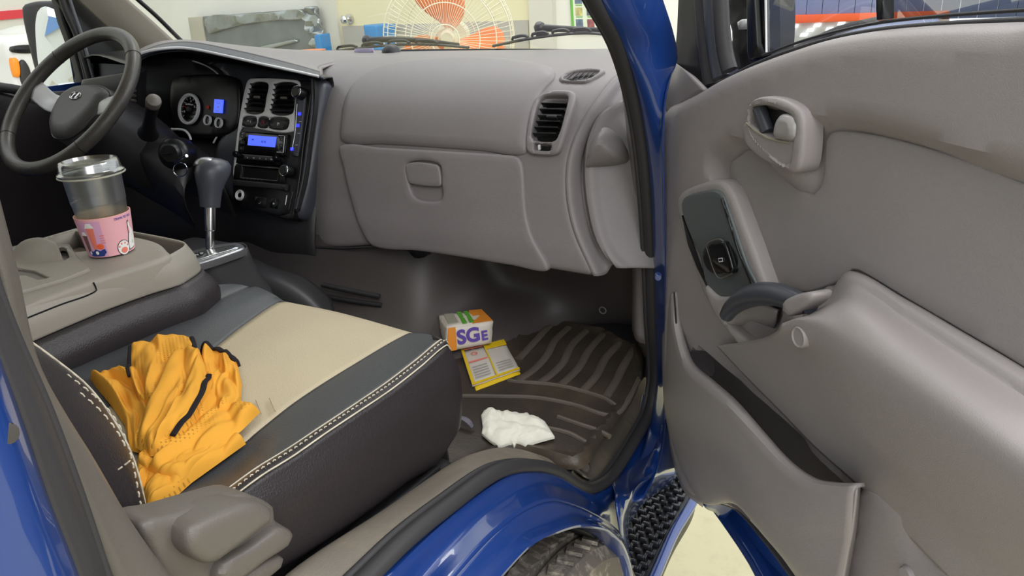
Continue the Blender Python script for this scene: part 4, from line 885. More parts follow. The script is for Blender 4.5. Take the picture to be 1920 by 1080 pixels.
patch('print_block', qt, nt_, [(.05, .2), (.28, .2), (.32, .9), (.1, .9)], mat('faded_print', (170, 168, 150), .6), tp_, .0035)
lf = thing('leaflet', 'folded white leaflet with yellow edges lying on the floor mat', 'leaflet', tuple(onZ(920, 685, .875)))
L4 = [f(864, 657, .882), f(945, 640, .882), f(975, 694, .878), f(886, 725, .878)]
M['lpaper'] = mat('leaflet_paper', (214, 208, 200), .5)
pg, npg = face4('page', L4[3], L4[2], L4[1], L4[0], M['lpaper'], lf, 8, .001, .004)
pg2, _ = face4('under_page', L4[3]+V((.012, -.006, -.004)), L4[2]+V((.006, -.008, -.004)), L4[1]+V((0, 0, -.004)), L4[0]+V((0, 0, -.004)), M['yellowink'], lf, 8, .001, .003)
ql = (L4[3], L4[2], L4[1], L4[0])
patch('yellow_edge', ql, npg, [(0, 0), (.06, 0), (.06, 1), (0, 1)], M['yellowink'], pg, .004); patch('yellow_edge', ql, npg, [(0, 0), (1, 0), (1, .05), (0, .05)], M['yellowink'], pg, .004)
patch('yellow_heading', ql, npg, [(.52, .82), (1, .82), (1, 1), (.52, 1)], M['yellowink'], pg, .0055); patch('yellow_rule', ql, npg, [(.5, .05), (.53, .05), (.53, 1), (.5, 1)], M['yellowink'], pg, .0062)
patch('red_heading', ql, npg, [(.06, .93), (.5, .93), (.5, 1), (.06, 1)], M['salmon'], pg, .0055)
patch('red_rule', ql, npg, [(.08, .55), (.48, .55), (.48, .58), (.08, .58)], M['salmon'], pg, .0058)
for k in range(5): patch('text_line', ql, npg, [(.1, .12+k*.07), (.42, .12+k*.07), (.42, .135+k*.07), (.1, .135+k*.07)], mat('faint_text', (170, 165, 160), .6) if k == 0 else bpy.data.materials['faint_text'], pg, .006)
for k in range(4): patch('text_line', ql, npg, [(.6, .12+k*.07), (.92, .12+k*.07), (.92, .135+k*.07), (.6, .135+k*.07)], bpy.data.materials['faint_text'], pg, .006)
text('red_mark', 'O', .02, bil(ql, .25, .76)+npg*.006, (L4[2]-L4[3]), (L4[0]-L4[3]), M['salmon'], pg)
# tissue
from mathutils import noise
sT = Plane((0, 0, .884), (1, 0, 0), (0, 1, 0))
to = [(902, 778), (908, 768), (925, 767), (945, 773), (985, 776), (1010, 782), (1022, 790), (1040, 818), (1010, 826), (985, 834), (968, 829), (964, 836), (960, 830), (935, 836), (918, 825), (903, 812), (905, 800)]
def htis(u, v, d):
    n = noise.noise(V((u*22, v*30, 1))); n2 = noise.noise(V((u*60+3*n, v*50, 4)))
    n3 = noise.noise(V((u*140, v*110, 7)))
    return min(d*.7, .009)*(.5+1.5*abs(n))+(.009*abs(n2)+.004*abs(n3))*min(1, d/.006)
tag(panel('crumpled_tissue', sT, to, M['paper'], None, er=.001, thick=.004, step=.0045, hf=htis, bstep=.005, ang=180, sharp=True), 'crumpled white tissue lying on the rubber floor mat', 'tissue')
tube_o = tube('grey_strap', [onZ(a, b, z) for a, b, z in [(845, 782, .89), (868, 784, .893), (880, 792, .89), (886, 800, .882)]], .006, mat('grey_strap', (104, 102, 112), .6), None, n=16, flat=.25, fu=(0, 0, 1)); tag(tube_o, 'short grey strap end sticking out from under the seat front', 'strap')
# ================================================================ PASSENGER SEAT
seat = thing('passenger_seat', 'passenger seat with beige centre, black leather bolsters and cream stitching', 'seat', (.5, .5, 1.0))
def roll(c, dy=.022, dz=.025, deep=.16):
    "carry a lengthwise curve over the front edge of the cushion"
    e = c[-1]; return c+[e+V((0, dy*.8, -dz*.45)), e+V((0, dy, -dz*1.6)), e+V((-.0, dy*.6, -deep))]
K0 = roll([V((.24, .10, 1.18)), V((.24, .30, 1.172))]+LZ([(207, 658), (330, 602), (467, 540)], 1.162))
K01 = roll([V((.285, .10, 1.185)), V((.28, .30, 1.178))]+LZ([(290, 655), (400, 595), (497, 550)], 1.168))
K1 = roll([V((.42, .10, 1.172)), V((.41, .30, 1.168)), V((.395, .48, 1.163))]+LZ([(390, 662), (455, 612), (524, 567)], 1.16))
Km = roll([V((.49, .10, 1.172)), V((.485, .30, 1.165)), V((.48, .48, 1.163)), V((.475, .62, 1.164)), V((.468, .73, 1.163)), V((.455, .795, 1.158))])
K2 = roll([V((.585, .10, 1.17)), V((.582, .28, 1.16))]+LZ([(452, 838), (480, 815), (560, 752), (660, 688), (766, 627)], 1.156))
K25 = roll([V((.64, .10, 1.185)), V((.64, .25, 1.185))]+[onX(a, b, .645) for a, b in [(425, 890), (520, 812), (620, 742), (710, 680), (790, 628)]])
k3px = [(385, 948), (430, 916), (480, 880), (540, 843), (600, 803), (660, 763), (720, 722), (780, 676), (824, 640)]
K3 = [V((.70, .08, 1.25)), V((.70, .2, 1.22))]+[onX(a, b, .700+.012*i/8) for i, (a, b) in enumerate(k3px)]
K3 = K3+[K3[-1]+V((-.006, .012, -.012)), K3[-1]+V((-.012, .018, -.06)), K3[-1]+V((-.012, .018, -.15))]
K35px = [(398, 962), (440, 930), (490, 893), (548, 857), (608, 815), (668, 775), (728, 735), (786, 690), (834, 650)]
K35 = [V((.73, .08, 1.225)), V((.73, .2, 1.20))]+[onX(a, b, .728) for a, b in K35px]
K35 = K35+[K35[-1]+V((-.002, .012, -.012)), K35[-1]+V((-.004, .018, -.06)), K35[-1]+V((-.004, .018, -.14))]
loft('inboard_bolster', [[p+V((-.002, 0, -.02)) for p in K0], K0, K01, K1], M['leather2'], seat, n=50, m=6)
loft('centre_panel', [K1, Km, K2], M['beige'], seat, n=50, m=10)
loft('outboard_bolster', [K2, K25, K3], M['leather2'], seat, n=60, m=8)
loft('edge_band', [K3, [(a+b)/2+V((.004, 0, .004)) for a, b in zip(K3, K35)], K35], M['leather'], seat, n=60, m=4)
# side skirt
sk_m = [(470, 985), (540, 945), (610, 900), (680, 850), (740, 808), (800, 760), (858, 712)]
sk_b = [(520, 1062), (560, 1038), (620, 1000), (700, 945), (770, 893), (820, 862), (858, 806)]
S1 = [V((.735, .08, 1.16)), V((.735, .2, 1.15))]+LX(sk_m, .742); S2 = [V((.735, .08, 1.06)), V((.735, .2, 1.07))]+LX(sk_b, .735)
S0 = K35[:-3]
cornr = lambda p, q: p+[p[-1]+V((-.006, .012, 0)), p[-1]+V((-.035, .022, 0))]
loft('side_skirt', [cornr(S0, 0), cornr(S1, 0), cornr(S2, 0), cornr([p+V((-.02, 0, -.02)) for p in S2], 0)], M['leather'], seat, n=60, m=8)
# stitching
def stitch(name, path, par, r=.0012, dash_=.0075, gap=.0035, up_=V((0, 0, .0015))):
    L = sum((b-a).length for a, b in zip(path, path[1:])); q = crom(path, max(8, int(L/.0012))); b = MB(); n = int((dash_+gap)/.0012); m = int(dash_/.0012)
    for i in range(0, len(q)-m, n): b.add(*g_tube([q[i]+up_*.2, q[i+m//2]+up_, q[i+m]+up_*.2], r, seg=5))
    return b.build(name, M['thread'], par)
nrm_ = V((.35, -.3, .9))*.0022
def mix(a, b, t): return [p*(1-t)+q*t for p, q in zip(a, b)]
band = mix(K3, K35, .5)
a_ = [p+V((.002, -.001, .0035)) for p in mix(K3, K35, .06)][1:-2]; b_ = [p+V((.0035, -.001, .003)) for p in mix(K3, K35, .96)][1:-2]
tube('piping', a_, .0009, M['thread'], seat, n=120, seg=6); tube('piping', b_, .0009, M['thread'], seat, n=120, seg=6)
stitch('stitching', [p+V((.006, -.001, .0065)) for p in mix(K3, K35, .5)][1:-2], seat, .0007, .004, .004)
tube('inboard_seam', [p+V((0, 0, .001)) for p in K0[:-2]], .002, M['black'], seat, n=60, seg=6)
tube('panel_seam', [p+V((0, 0, .0008)) for p in K1[:-1]], .0013, M['leather'], seat, n=60, seg=6)
tube('panel_seam', [p+V((0, 0, .0008)) for p in K2[:-1]], .0013, M['leather'], seat, n=60, seg=6)
pl = MB()
for k in range(7): 
    t = .44+k*.018; a = Km[2].lerp(Km[3], 0)+V((.02+.012*k, .0+.011*k, .0015)); pl.add(*g_tube([a, a+V((.03, -.02, 0))], .0010, seg=5))
pl.build('pleats', M['beige'], seat)
# cushion core so nothing shows beneath
slab('cushion_core', .26, .70, .05, .76, 1.03, 1.13, M['leather'], seat, .02)
slab('seat_base', .24, .705, .0, .74, .86, 1.04, M['black'], seat, .02)
# seat back: outboard bolster, stitched
e1 = [(-60, 555), (0, 606), (35, 632), (95, 675), (160, 728), (208, 790), (240, 850), (258, 905), (271, 965)]
E1 = [onX(a, b, .64+.05*i/8) for i, (a, b) in enumerate(e1)]
e2 = [(-100, 590), (-20, 640), (20, 668), (70, 720), (130, 790), (175, 850), (205, 900), (228, 940), (258, 985)]
E2 = [onX(a, b, .715) for a, b in e2]
E3 = [p+V((.008, -.05, -.01)) for p in E2]; E4 = [p+V((-.05, -.16, -.03)) for p in E2]
E0 = [p+V((-.10, .005, -.005)) for p in E1]; Em = [p+V((-.30, -.01, -.0)) for p in E1]
loft('backrest_bolster', [Em, E0, E1, E2, E3, E4], M['leather'], seat, n=40, m=8)
loft('backrest_front', [[p+V((-.08, 0, 0)) for p in Em], [p+V((.01, -.01, 0)) for p in Em]], M['leather2'], seat, n=30, m=3)
tube('piping', [p+V((.001, .002, .001)) for p in E1], .0009, M['thread'], seat, n=120, seg=6)
stitch('stitching', [onX(a, b, .676+.04*i/5) for i, (a, b) in enumerate([(42, 660), (89, 695), (147, 735), (191, 774), (222, 814), (240, 849)])], seat, .0007, .0055, .003, V((.0012, 0, .001)))
stitch('stitching', [onX(a, b, .668+.045*i/6) for i, (a, b) in enumerate([(33, 640), (89, 679), (147, 719), (198, 764), (228, 808), (246, 860), (264, 950)])], seat, .0007, .0055, .003, V((.0012, 0, .001)))
stitch('stitching', [onX(a, b, .708) for a, b in [(243, 864), (228, 876), (204, 892)]], seat, .0007, .005, .003, V((.003, 0, .002)))
# recliner lever assembly
rl = thing('recline_lever', 'grey plastic recline lever and cover at the outer side of the seat', 'lever', tuple(onX(430, 1000, .77)))
sR = Plane((.765, 0, 0), (0, 1, 0), (0, 0, 1))
panel('side_cover', sR, [(270, 985), (330, 968), (400, 946), (455, 930), (480, 932), (518, 952), (520, 975), (540, 990), (556, 1002), (548, 1020), (500, 1050), (440, 1090), (330, 1110), (285, 1040)], M['greyplastic'], rl, er=.007, thick=.03, step=.01, bstep=.006)
panel('lever', sR, [(358, 1000), (368, 988), (420, 964), (468, 948), (500, 948), (521, 962), (518, 978), (488, 1002), (440, 1038), (412, 1058), (394, 1062), (370, 1050), (356, 1030)], M['greyplastic'], rl, er=.009, thick=.03, step=.008, h0=.022, bstep=.005)
panel('lower_lever', sR, [(420, 1062), (470, 1030), (520, 996), (540, 992), (557, 1008), (550, 1022), (500, 1056), (450, 1092), (412, 1092)], M['greyplastic'], rl, er=.006, thick=.02, step=.008, h0=.012, bstep=.005)
panel('hinge_cap', sR, [(440, 1100), (490, 1062), (525, 1045), (540, 1052), (530, 1068), (470, 1110)], M['greyplastic'], rl, er=.006, thick=.02, step=.008, h0=.004, bstep=.005)
tube('slide_rail', LX([(560, 1072), (640, 1018), (740, 944), (820, 880)], .742), .006, M['black'], cab, n=20)
# middle seat cushion
ms = thing('middle_seat', 'black leather middle seat cushion in front of the folded console', 'seat', (.13, .5, 1.0))
N0 = [V((.0, .2, 1.16)), V((.0, .5, 1.155)), V((.0, .78, 1.15)), V((.0, .80, 1.13)), V((.0, .80, 1.0))]
N1 = [V((.12, .2, 1.168)), V((.12, .5, 1.162)), V((.12, .79, 1.158)), V((.12, .812, 1.135)), V((.12, .80, 1.0))]
N2 = [V((.238, .2, 1.165)), V((.238, .5, 1.16)), V((.236, .82, 1.158)), V((.236, .835, 1.135)), V((.236, .82, 1.0))]
loft('cushion', [[p+V((-.01, 0, -.1)) for p in N0], N0, N1, N2, [p+V((.0, 0, -.06)) for p in N2]], M['leather2'], ms, n=40, m=6)
tube('seam', [p+V((-.02, 0, .004)) for p in N2[:3]], .0014, M['black'], ms, n=30, seg=5)
slab('seat_base', -.02, .232, .1, .78, .86, 1.12, M['black'], ms, .01)
# ---- folded middle backrest: console
cn = thing('folded_console', 'middle backrest folded flat as a console with tan plastic tray and black leather underside', 'console', (.08, .5, 1.17))
CZ = 1.27
sZ = Plane((0, 0, CZ), (1, 0, 0), (0, 1, 0))
top_o = [(-160, 520), (0, 467), (75, 446), (143, 428), (200, 436), (253, 442), (296, 453), (312, 466), (316, 480), (170, 527), (30, 578), (-120, 640), (-300, 640)]
body_t = [sZ.map(*sZ.hit(*p)) for p in top_o]
panel('tray_rim', sZ, top_o, M['tray'], cn, er=.008, thick=.034, step=.012, bstep=.008, hf=None, holes=[[(70, 452), (142, 433), (232, 452), (146, 470), (118, 458)]])
panel('bin_floor', sZ, [(60, 452), (142, 428), (244, 450), (146, 476), (112, 464)], M['tray'], cn, er=0, thick=.002, h0=-.03, step=.03, sharp=True)
for q in ([(72, 452), (142, 433)], [(142, 433), (232, 452)]):
    a, b = sZ.pt(*q[0]), sZ.pt(*q[1]); obj('bin_wall', [a, b, b+V((0, 0, -.03)), a+V((0, 0, -.03))], [(0, 1, 2, 3)], M['tray'], cn, solid=.002)
# holder lid on the tray with a domed hump and two slots
panel('holder_lid', sZ, [(-40, 470), (40, 460), (92, 463), (120, 458), (166, 503), (120, 522), (40, 545), (-60, 575), (-120, 520)], M['tray'], cn, er=.002, thick=.004, h0=.004, step=.008, bstep=.006, hf=lambda u, v, d: .026*math.exp(-(((u-hc[0])/.042)**2+((v-hc[1])/.026)**2)**2) if True else 0, sharp=True) if False else None
hc = sZ.hit(76, 486)
def hump(u, v, d): 
    du, dv = u-hc[0], v-hc[1]; a = math.radians(38); x = du*math.cos(a)+dv*math.sin(a); y = -du*math.sin(a)+dv*math.cos(a)
    return .030*math.exp(-((x/.038)**2+(y/.020)**2)**1.5)
panel('holder_lid', sZ, [(-80, 492), (-10, 474), (40, 462), (92, 466), (126, 460), (168, 503), (120, 522), (40, 545), (-60, 575), (-140, 540)], M['tray'], cn, er=.002, thick=.006, h0=.0045, step=.006, bstep=.006, hf=hump, sharp=True, holes=[[(14, 508), (30, 502), (64, 507), (92, 520), (72, 524), (44, 514), (22, 520)], [(108, 470), (126, 474), (130, 482), (120, 487)], [(-30, 488), (0, 488), (20, 502), (0, 500)]])
panel('lid_recess', sZ, [(-90, 490), (40, 458), (130, 458), (160, 503), (40, 540), (-60, 570)], M['greyplastic'], cn, er=0, thick=.002, h0=.0005, step=.03, sharp=True)
# side of the tray shell and the padded leather below
rt = [p for p in [(-120, 640), (-40, 606), (30, 578), (100, 551), (170, 525), (250, 499), (300, 485), (317, 478)]]
T0 = [sZ.pt(*p) for p in rt]+[V((.21, .735, CZ-.004)), V((.17, .745, CZ-.004)), V((.0, .75, CZ-.004)), V((-.07, .74, CZ))]
def off(P, dx, dz, dy=0): return [p+V((dx, dy, dz)) for p in P]
T0 = off(T0, .0, -.004)
T1 = off(T0, .006, -.02, .006); T2 = off(T0, .008, -.045, .010)
loft('tray_shell', [off(T0, -.004, .002), T1, T2], M['tray'], cn, n=70, m=5)
B0 = off(T2, .002, -.0); B1 = off(T2, .020, -.03, .012); B2 = off(T2, .016, -.062, .008); B3 = off(T2, -.004, -.080, -.006); B4 = off(T2, -.1, -.085, -.05)
loft('leather_pad', [B0, B1, B2, B3, B4], M['leather'], cn, n=70, m=6)
stitch('stitching', off(B2, .0025, -.010)[:10], cn, .0009, .005, .003)
tube('shell_seam', off(T2, .001, .001), .0012, M['black'], cn, n=60, seg=5)
tube('tray_seam', [p+V((.0055, 0, -.012)) for p in T0[:5]]+[T0[4]+V((.005, 0, .001))], .0011, M['black'], cn, n=40, seg=5)
slab('pad_core', -.08, .20, .05, .70, 1.18, 1.238, M['leather'], cn, .01)
# ---- cup
cpz = CZ-.001; cb = onZ(211, 474, cpz)
cb = V((cb.x, cb.y, cpz))
CUPH = .128
cup = thing('iced_drink_cup', 'clear plastic takeaway cup with dome lid and pink cardboard sleeve on the console', 'cup', tuple(cb))
Z_ = V((0, 0, 1))
M['cupclear'] = pane_mat('cup_plastic', (.88, .92, .94), .34, .3)
M['lidclear'] = pane_mat('lid_plastic', (.92, .94, .94), .28, .15)
lathe('cup_wall', cb, Z_, [(0, .002), (.028, .002), (.0295, .004), (.032, .03), (.0355, .06), (.038, .085), (.0385, .0855), (.0405, CUPH), (.044, CUPH+.001), (.044, CUPH+.004), (.041, CUPH+.004)], M['cupclear'], cup, 48)
lathe('lid', cb+Z_*(CUPH+.003), Z_, [(.0455, -.006), (.0465, -.004), (.0465, 0), (.044, .002), (.043, .004), (.042, .014), (.040, .017), (.036, .018), (.034, .013), (0, .012)], M['lidclear'], cup, 48)
vs, fs = g_tube([cb+Z_*(CUPH-.001)+V((math.cos(q), math.sin(q), 0))*.0462 for q in np.linspace(0, 6.2832, 49)[:-1]], .0014, seg=6, closed=True); obj('lid_rim', vs, fs, mat('lid_rim', (216, 214, 196), .2, alpha=.6), cup)
lathe('ice_tea_dregs', cb, Z_, [(0, .006), (.0275, .006), (.0305, .03), (0, .03)], mat('pale_tea', (186, 150, 100), .2), cup, 30)
# sleeve
def rs(h): return .0335+ (h-.004)*.105
sv_ = [(rs(.004), .004), (rs(.03), .03), (rs(.066), .066)]
lathe('sleeve', cb, Z_, sv_+[(rs(.066)-.0012, .066), (rs(.03)-.0012, .03), (rs(.004)-.0012, .004), sv_[0]], M['pink'], cup, 64)
slv = cup.children[-1] if len(cup.children) else None
slv = [o for o in bpy.data.objects if o.name.startswith('sleeve')][0]
lathe('sleeve_lining', cb, Z_, [(rs(.066)-.0013, .0665), (rs(.05)-.0016, .05), (rs(.03)-.0016, .03)], M['card'], cup, 64)
va = math.atan2((CAM-cb).y, (CAM-cb).x)
def wrap(a, h, e=.0006):
    "point on the sleeve: a degrees to the right of the side facing the camera, h metres up"
    q = va+math.radians(a); r = rs(h)+e; return cb+V((math.cos(q)*r, math.sin(q)*r, h))
def decal(name, poly, mt, e=.0006):
    d_ = smooth_poly(poly, .004, True) if True else poly
    P = np.array(poly, float); c = P.mean(0); n = len(d_); vs = [wrap(*c, e+.0002)]+[wrap(a, h, e) for a, h in d_]+[wrap(c[0]+(a-c[0])*.5, c[1]+(h-c[1])*.5, e+.0001) for a, h in d_]
    fs = []
    for i in range(n):
        j = (i+1) % n; fs += [(0, 1+n+i, 1+n+j), (1+n+i, 1+i, 1+j, 1+n+j)]
    return obj(name, vs, fs, mt, slv)
def ell(a, h, ra, rh, n=18, rot=0): return [(a+ra*math.cos(q)*math.cos(rot)-ra*math.sin(q)*math.sin(rot)*.6, h+rh*math.sin(q)) for q in np.linspace(0, 2*math.pi, n+1)[:-1]]
lil = mat('lilac_pink', (222, 168, 204), .6); decal('printed_panel', [(-64, .004), (-8, .004), (-8, .064), (-64, .064)] if False else [(a, .005) for a in (-70, -50, -30, -10)]+[(-10, .062)]+[(a, .062) for a in (-30, -50, -70)], lil, .0003)
M['printwhite'] = mat('print_white', (240, 238, 236), .6); grn = mat('print_green', (170, 205, 160), .6); brn = mat('print_brown', (120, 84, 76), .6)
decal('printed_drink', [(-44, .052), (-26, .052), (-30, .018), (-40, .018)], M['salmon']); decal('printed_lid', [(-46, .052), (-40, .060), (-30, .060), (-24, .052)], M['printwhite'], .0009)
decal('printed_drink', [(-62, .040), (-47, .040), (-50, .012), (-60, .012)], brn); decal('printed_lid', [(-64, .040), (-58, .046), (-50, .046), (-46, .040)], M['printwhite'], .0009)
decal('printed_toy', [(-56, .016), (-48, .012), (-36, .018), (-22, .014), (-14, .018), (-12, .012), (-20, .006), (-50, .006), (-58, .010)], M['navy'], .0009); decal('printed_ball', ell(-22, .022, 8, .0045), M['orangered'], .001)
decal('printed_dot', ell(-34, .012, 4, .003), M['printwhite'], .0012); decal('printed_dot', ell(-52, .012, 3, .003), M['printwhite'], .0012)
for k in range(4): decal('printed_text', [(-18, .040-k*.004), (-8, .040-k*.004), (-8, .0388-k*.004), (-18, .0388-k*.004)], M['salmon'])
blk = mat('outline_black', (50, 45, 50), .6)
decal('paw_outline', ell(30, .0135, 16.5, .0125), blk, .0005); decal('paw', ell(30, .0135, 15, .0114), M['printwhite'], .0009); decal('paw_pad', ell(30, .0095, 8.5, .0048), M['salmon'], .0012)
for a, h in ((19, .0165), (25, .0205), (34, .0205), (41, .0165)): decal('paw_toe', ell(a, h, 2.2, .0016, 10), M['salmon'], .0012)
decal('printed_shape', [(50, .052), (54, .054), (60, .044), (68, .036), (72, .02), (70, .008), (46, .006), (44, .018), (50, .034)], blk, .0005); decal('printed_shape', [(51, .050), (54, .052), (59, .043), (67, .035), (70, .02), (68, .0095), (47, .0075), (46, .018), (51, .034)], M['printwhite'], .0009)
decal('printed_blush', ell(52, .038, 2.2, .006, 12), M['pink'], .0012); decal('printed_mark', ell(60, .018, 2, .003, 10), grn, .0012)
for i, ch in enumerate('DRAWN TO YOU'):
    a = 22+i*3.6; p = wrap(a, .0605, .0008); q = va+math.radians(a); text('sleeve_print', ch, .0052, p, V((-math.sin(q), math.cos(q), 0)), Z_, M['purple'], slv, ext=.0001) if ch != ' ' else None
# ---- gear selector
gs = thing('gear_selector', 'automatic gear lever with chrome shaft on a grey console base', 'gear lever', (.02, .93, .87))
gz = 1.17
sg = Plane((0, 0, gz), (1, 0, 0), (0, 1, 0))
plate = [(316, 484), (372, 466), (400, 459), (440, 454), (458, 460), (455, 466), (352, 498), (322, 496)]
gp = panel('gate_plate', sg, plate, M['satin'], gs, er=.004, thick=.012, step=.01, bstep=.006, h0=.004)
panel('gate_inset', sg, [(330, 485), (380, 470), (440, 459), (446, 463), (400, 477), (350, 492)], mat('gate_chrome', (190, 192, 190), .2, metal=.9), gp, er=.001, thick=.003, h0=.0065, step=.01)
ind = panel('gear_indicator', sg, [(343, 483), (378, 472), (386, 474), (352, 487)], M['gloss'], gp, er=.001, thick=.004, h0=.009, step=.02, sharp=True)
for i, ch in enumerate('PRND'): text('gear_letter', ch, .009, sg.pt(351+i*9, 483.5-i*2.9, .0095), V((.5, 1, 0)), V((-1, .5, 0)), M['whitemark'], ind)
gt = [V(p) for p in [sg.pt(330, 494), sg.pt(400, 482), sg.pt(456, 465), sg.pt(462, 460), sg.pt(448, 453), sg.pt(400, 458)]]
g1 = [p+V((.012, .004, -.05)) for p in gt]; g2 = [p+V((.045, .03, -.15)) for p in gt]; g3 = [p+V((.08, .06, -.31)) for p in gt]
loft('console_base', [[p+V((0, 0, -.002)) for p in gt], g1, g2, g3], M['dark'], gs, n=40, m=6)
slab('console_core', -.16, .0, .80, 1.02, .87, 1.155, M['dark'], gs, .02)
kb0 = onX(394, 470, .018); kb1 = onX(394, 388, .018); kb2 = onX(393, 345, .018)
lathe('shaft', kb0, kb1-kb0, [(.0, -.01), (.0085, -.01), (.0085, .040), (.0105, .042), (.0115, (kb1-kb0).length+.01), (0, (kb1-kb0).length+.012)], M['chrome'], gs, 28)
kd = (kb1-kb0).normalized()
prof_ = [(0, -.002), (.019, 0), (.0195, .006), (.021, .02), (.023, .035), (.0275, .05), (.0305, .065), (.029, .078), (.022, .088), (.010, .093), (0, .094)]
vs, fs = g_lathe(kb1, kd, prof_, 40)
tilt = V((.006, .012, 0))
vs2 = []
for v in vs:
    h = (v-kb1).dot(kd); c = kb1+kd*h; r_ = v-c; k = sstep(.03, .09, h); vs2.append(c+r_*(1+.0*k)+V((.0, .010, 0))*k+ (V((0, 1, 0))*r_.y*.25*k))
knob = obj('knob', vs2, fs, M['darkblue'], gs)
cap = [(0, .0965), (.010, .0955), (.019, .091), (.0235, .085), (.0255, .079)]
vs, fs = g_lathe(kb1+V((-.006, .003, 0)), kd, cap, 36); vs = [v+V((0, .004, 0)) for v in vs]
vs = [v+V((-.002, -.006, -.0)) for v in vs]; obj('knob_cap', vs, fs, M['satin'], knob, solid=.002)
# dark carpeted hump ahead of the selector
loft('floor_cover', [LY([(470, 480), (510, 500), (570, 520), (620, 560)], 1.10), LY([(470, 520), (520, 530), (590, 570), (640, 620)], 1.0), LY([(460, 620), (540, 640), (640, 680), (700, 720)], .95)], M['dark'], gs, n=16, m=6)
# ---- jersey
from mathutils import noise
M['yellow'] = mat('yellow_mesh_fabric', (224, 160, 58), .8, spec=.2, var=.04, vscale=10)
def dots(m, scale=260, amt=.55):
    N = m.node_tree.nodes; L = m.node_tree.links; b = N['Principled BSDF']
    tc = N.new('ShaderNodeTexCoord'); vo = N.new('ShaderNodeTexVoronoi'); vo.inputs['Scale'].default_value = scale; vo.inputs['Randomness'].default_value = 0; vo.voronoi_dimensions = '3D'
    mp = N.new('ShaderNodeMapping'); mp.inputs['Scale'].default_value = (1, .8, .15); mp.inputs['Rotation'].default_value = (0, 0, .5); L.new(tc.outputs['Object'], mp.inputs[0]); L.new(mp.outputs[0], vo.inputs['Vector'])
    r = N.new('ShaderNodeMapRange'); r.inputs['From Min'].default_value = .22; r.inputs['From Max'].default_value = .3; r.inputs['To Min'].default_value = 1; r.inputs['To Max'].default_value = 0; L.new(vo.outputs['Distance'], r.inputs['Value'])
    wv = N.new('ShaderNodeTexWave'); wv.inputs['Scale'].default_value = 3.6; wv.inputs['Distortion'].default_value = 2; L.new(tc.outputs['Object'], wv.inputs['Vector'])
    r2 = N.new('ShaderNodeMapRange'); r2.inputs['From Min'].default_value = .36; r2.inputs['From Max'].default_value = .44; L.new(wv.outputs['Fac'], r2.inputs['Value'])
    mu = N.new('ShaderNodeMath'); mu.operation = 'MULTIPLY'; L.new(r.outputs[0], mu.inputs[0]); L.new(r2.outputs[0], mu.inputs[1])
    m2 = N.new('ShaderNodeMath'); m2.operation = 'MULTIPLY'; m2.inputs[1].default_value = amt; L.new(mu.outputs[0], m2.inputs[0])
    x = N.new('ShaderNodeMix'); x.data_type = 'RGBA'; old = b.inputs['Base Color'].links[0].from_socket; L.new(m2.outputs[0], x.inputs['Factor']); L.new(old, x.inputs['A']); x.inputs['B'].default_value = (*lin((120, 78, 22)), 1); L.new(x.outputs['Result'], b.inputs['Base Color'])
dots(M['yellow'])
M['blacktrim'] = mat('black_ribbing', (34, 30, 34), .8, spec=.2)
jr = thing('yellow_jersey', 'crumpled yellow mesh sports jersey with black trim on the passenger seat', 'jersey', tuple(onZ(330, 800, 1.17)))
def cloth(corners, n, m, fx_, fy_, z0, seed, amp=.010):
    """crumpled sheet: folds run along the grid, edges roll down to the seat.
    corners: four pixel edges (bottom, right, top, left) as point lists, each running along the grid"""
    rng = np.random.RandomState(seed)
    E = [np.array([tuple(onZ(a, b, z0)) for a, b in e]) for e in corners]
    def res(P, k):
        d = np.r_[0, np.cumsum(np.linalg.norm(np.diff(P, axis=0), axis=1))]; t = np.linspace(0, d[-1], k); return np.stack([np.interp(t, d, P[:, c]) for c in range(3)], 1)
    B, R, T, Lf = res(E[0], n), res(E[1], m), res(E[2], n), res(E[3], m)
    u = np.linspace(0, 1, n)[None, :, None]; v = np.linspace(0, 1, m)[:, None, None]
    X = (1-v)*B[None]+v*T[None]+(1-u)*Lf[:, None]+u*R[:, None]-((1-u)*(1-v)*B[0]+u*(1-v)*B[-1]+(1-u)*v*T[0]+u*v*T[-1])
    for a in range(m):
        for b in range(n):
            u_, v_ = b/(n-1), a/(m-1); w1 = noise.noise(V((u_*1.7, v_*1.3, seed))); w2 = noise.noise(V((u_*3.1+4, v_*2.2, seed+3.3))); w3 = noise.noise(V((u_*7, v_*5, seed+9)))
            uu = u_+.16*w1+.10*math.sin(v_*3.4+seed)+.05*w2
            f1 = 1-abs(math.sin(math.pi*(uu*fx_+.3*seed)))**.75                      # sharp ridges between soft valleys
            f2 = abs(math.sin(math.pi*((uu*.8+v_*.55)*fy_+.17*seed+.5*w2)))**.8       # soft swells with sharp creases
            mask = sstep(.30, .62, .5+w2*1.1)
            e = min(1, u_/.10, (1-u_)/.10); g = min(1, v_/.08, (1-v_)/.08); ed_ = math.sqrt(max(0, 1-(1-e)**2))*math.sqrt(max(0, 1-(1-g)**2))
            X[a, b, 2] = z0+ed_*(amp*.9+amp*.9*f2+amp*.8*f1*mask+.004*w3)
            X[a, b, 0] += .007*w2*ed_; X[a, b, 1] += .007*w1*ed_
    vs = [V(p) for p in X.reshape(-1, 3)]; fs = [(a*n+b, a*n+b+1, (a+1)*n+b+1, (a+1)*n+b) for a in range(m-1) for b in range(n-1)]
    return vs, fs, X
jm = MB(); bt = MB()
def trimline(P, r_=.0034, up_=.002): bt.add(*g_tube([V(p)+V((0, 0, up_)) for p in P], r_, seg=8, flat=.6, fu=(0, 0, 1)))
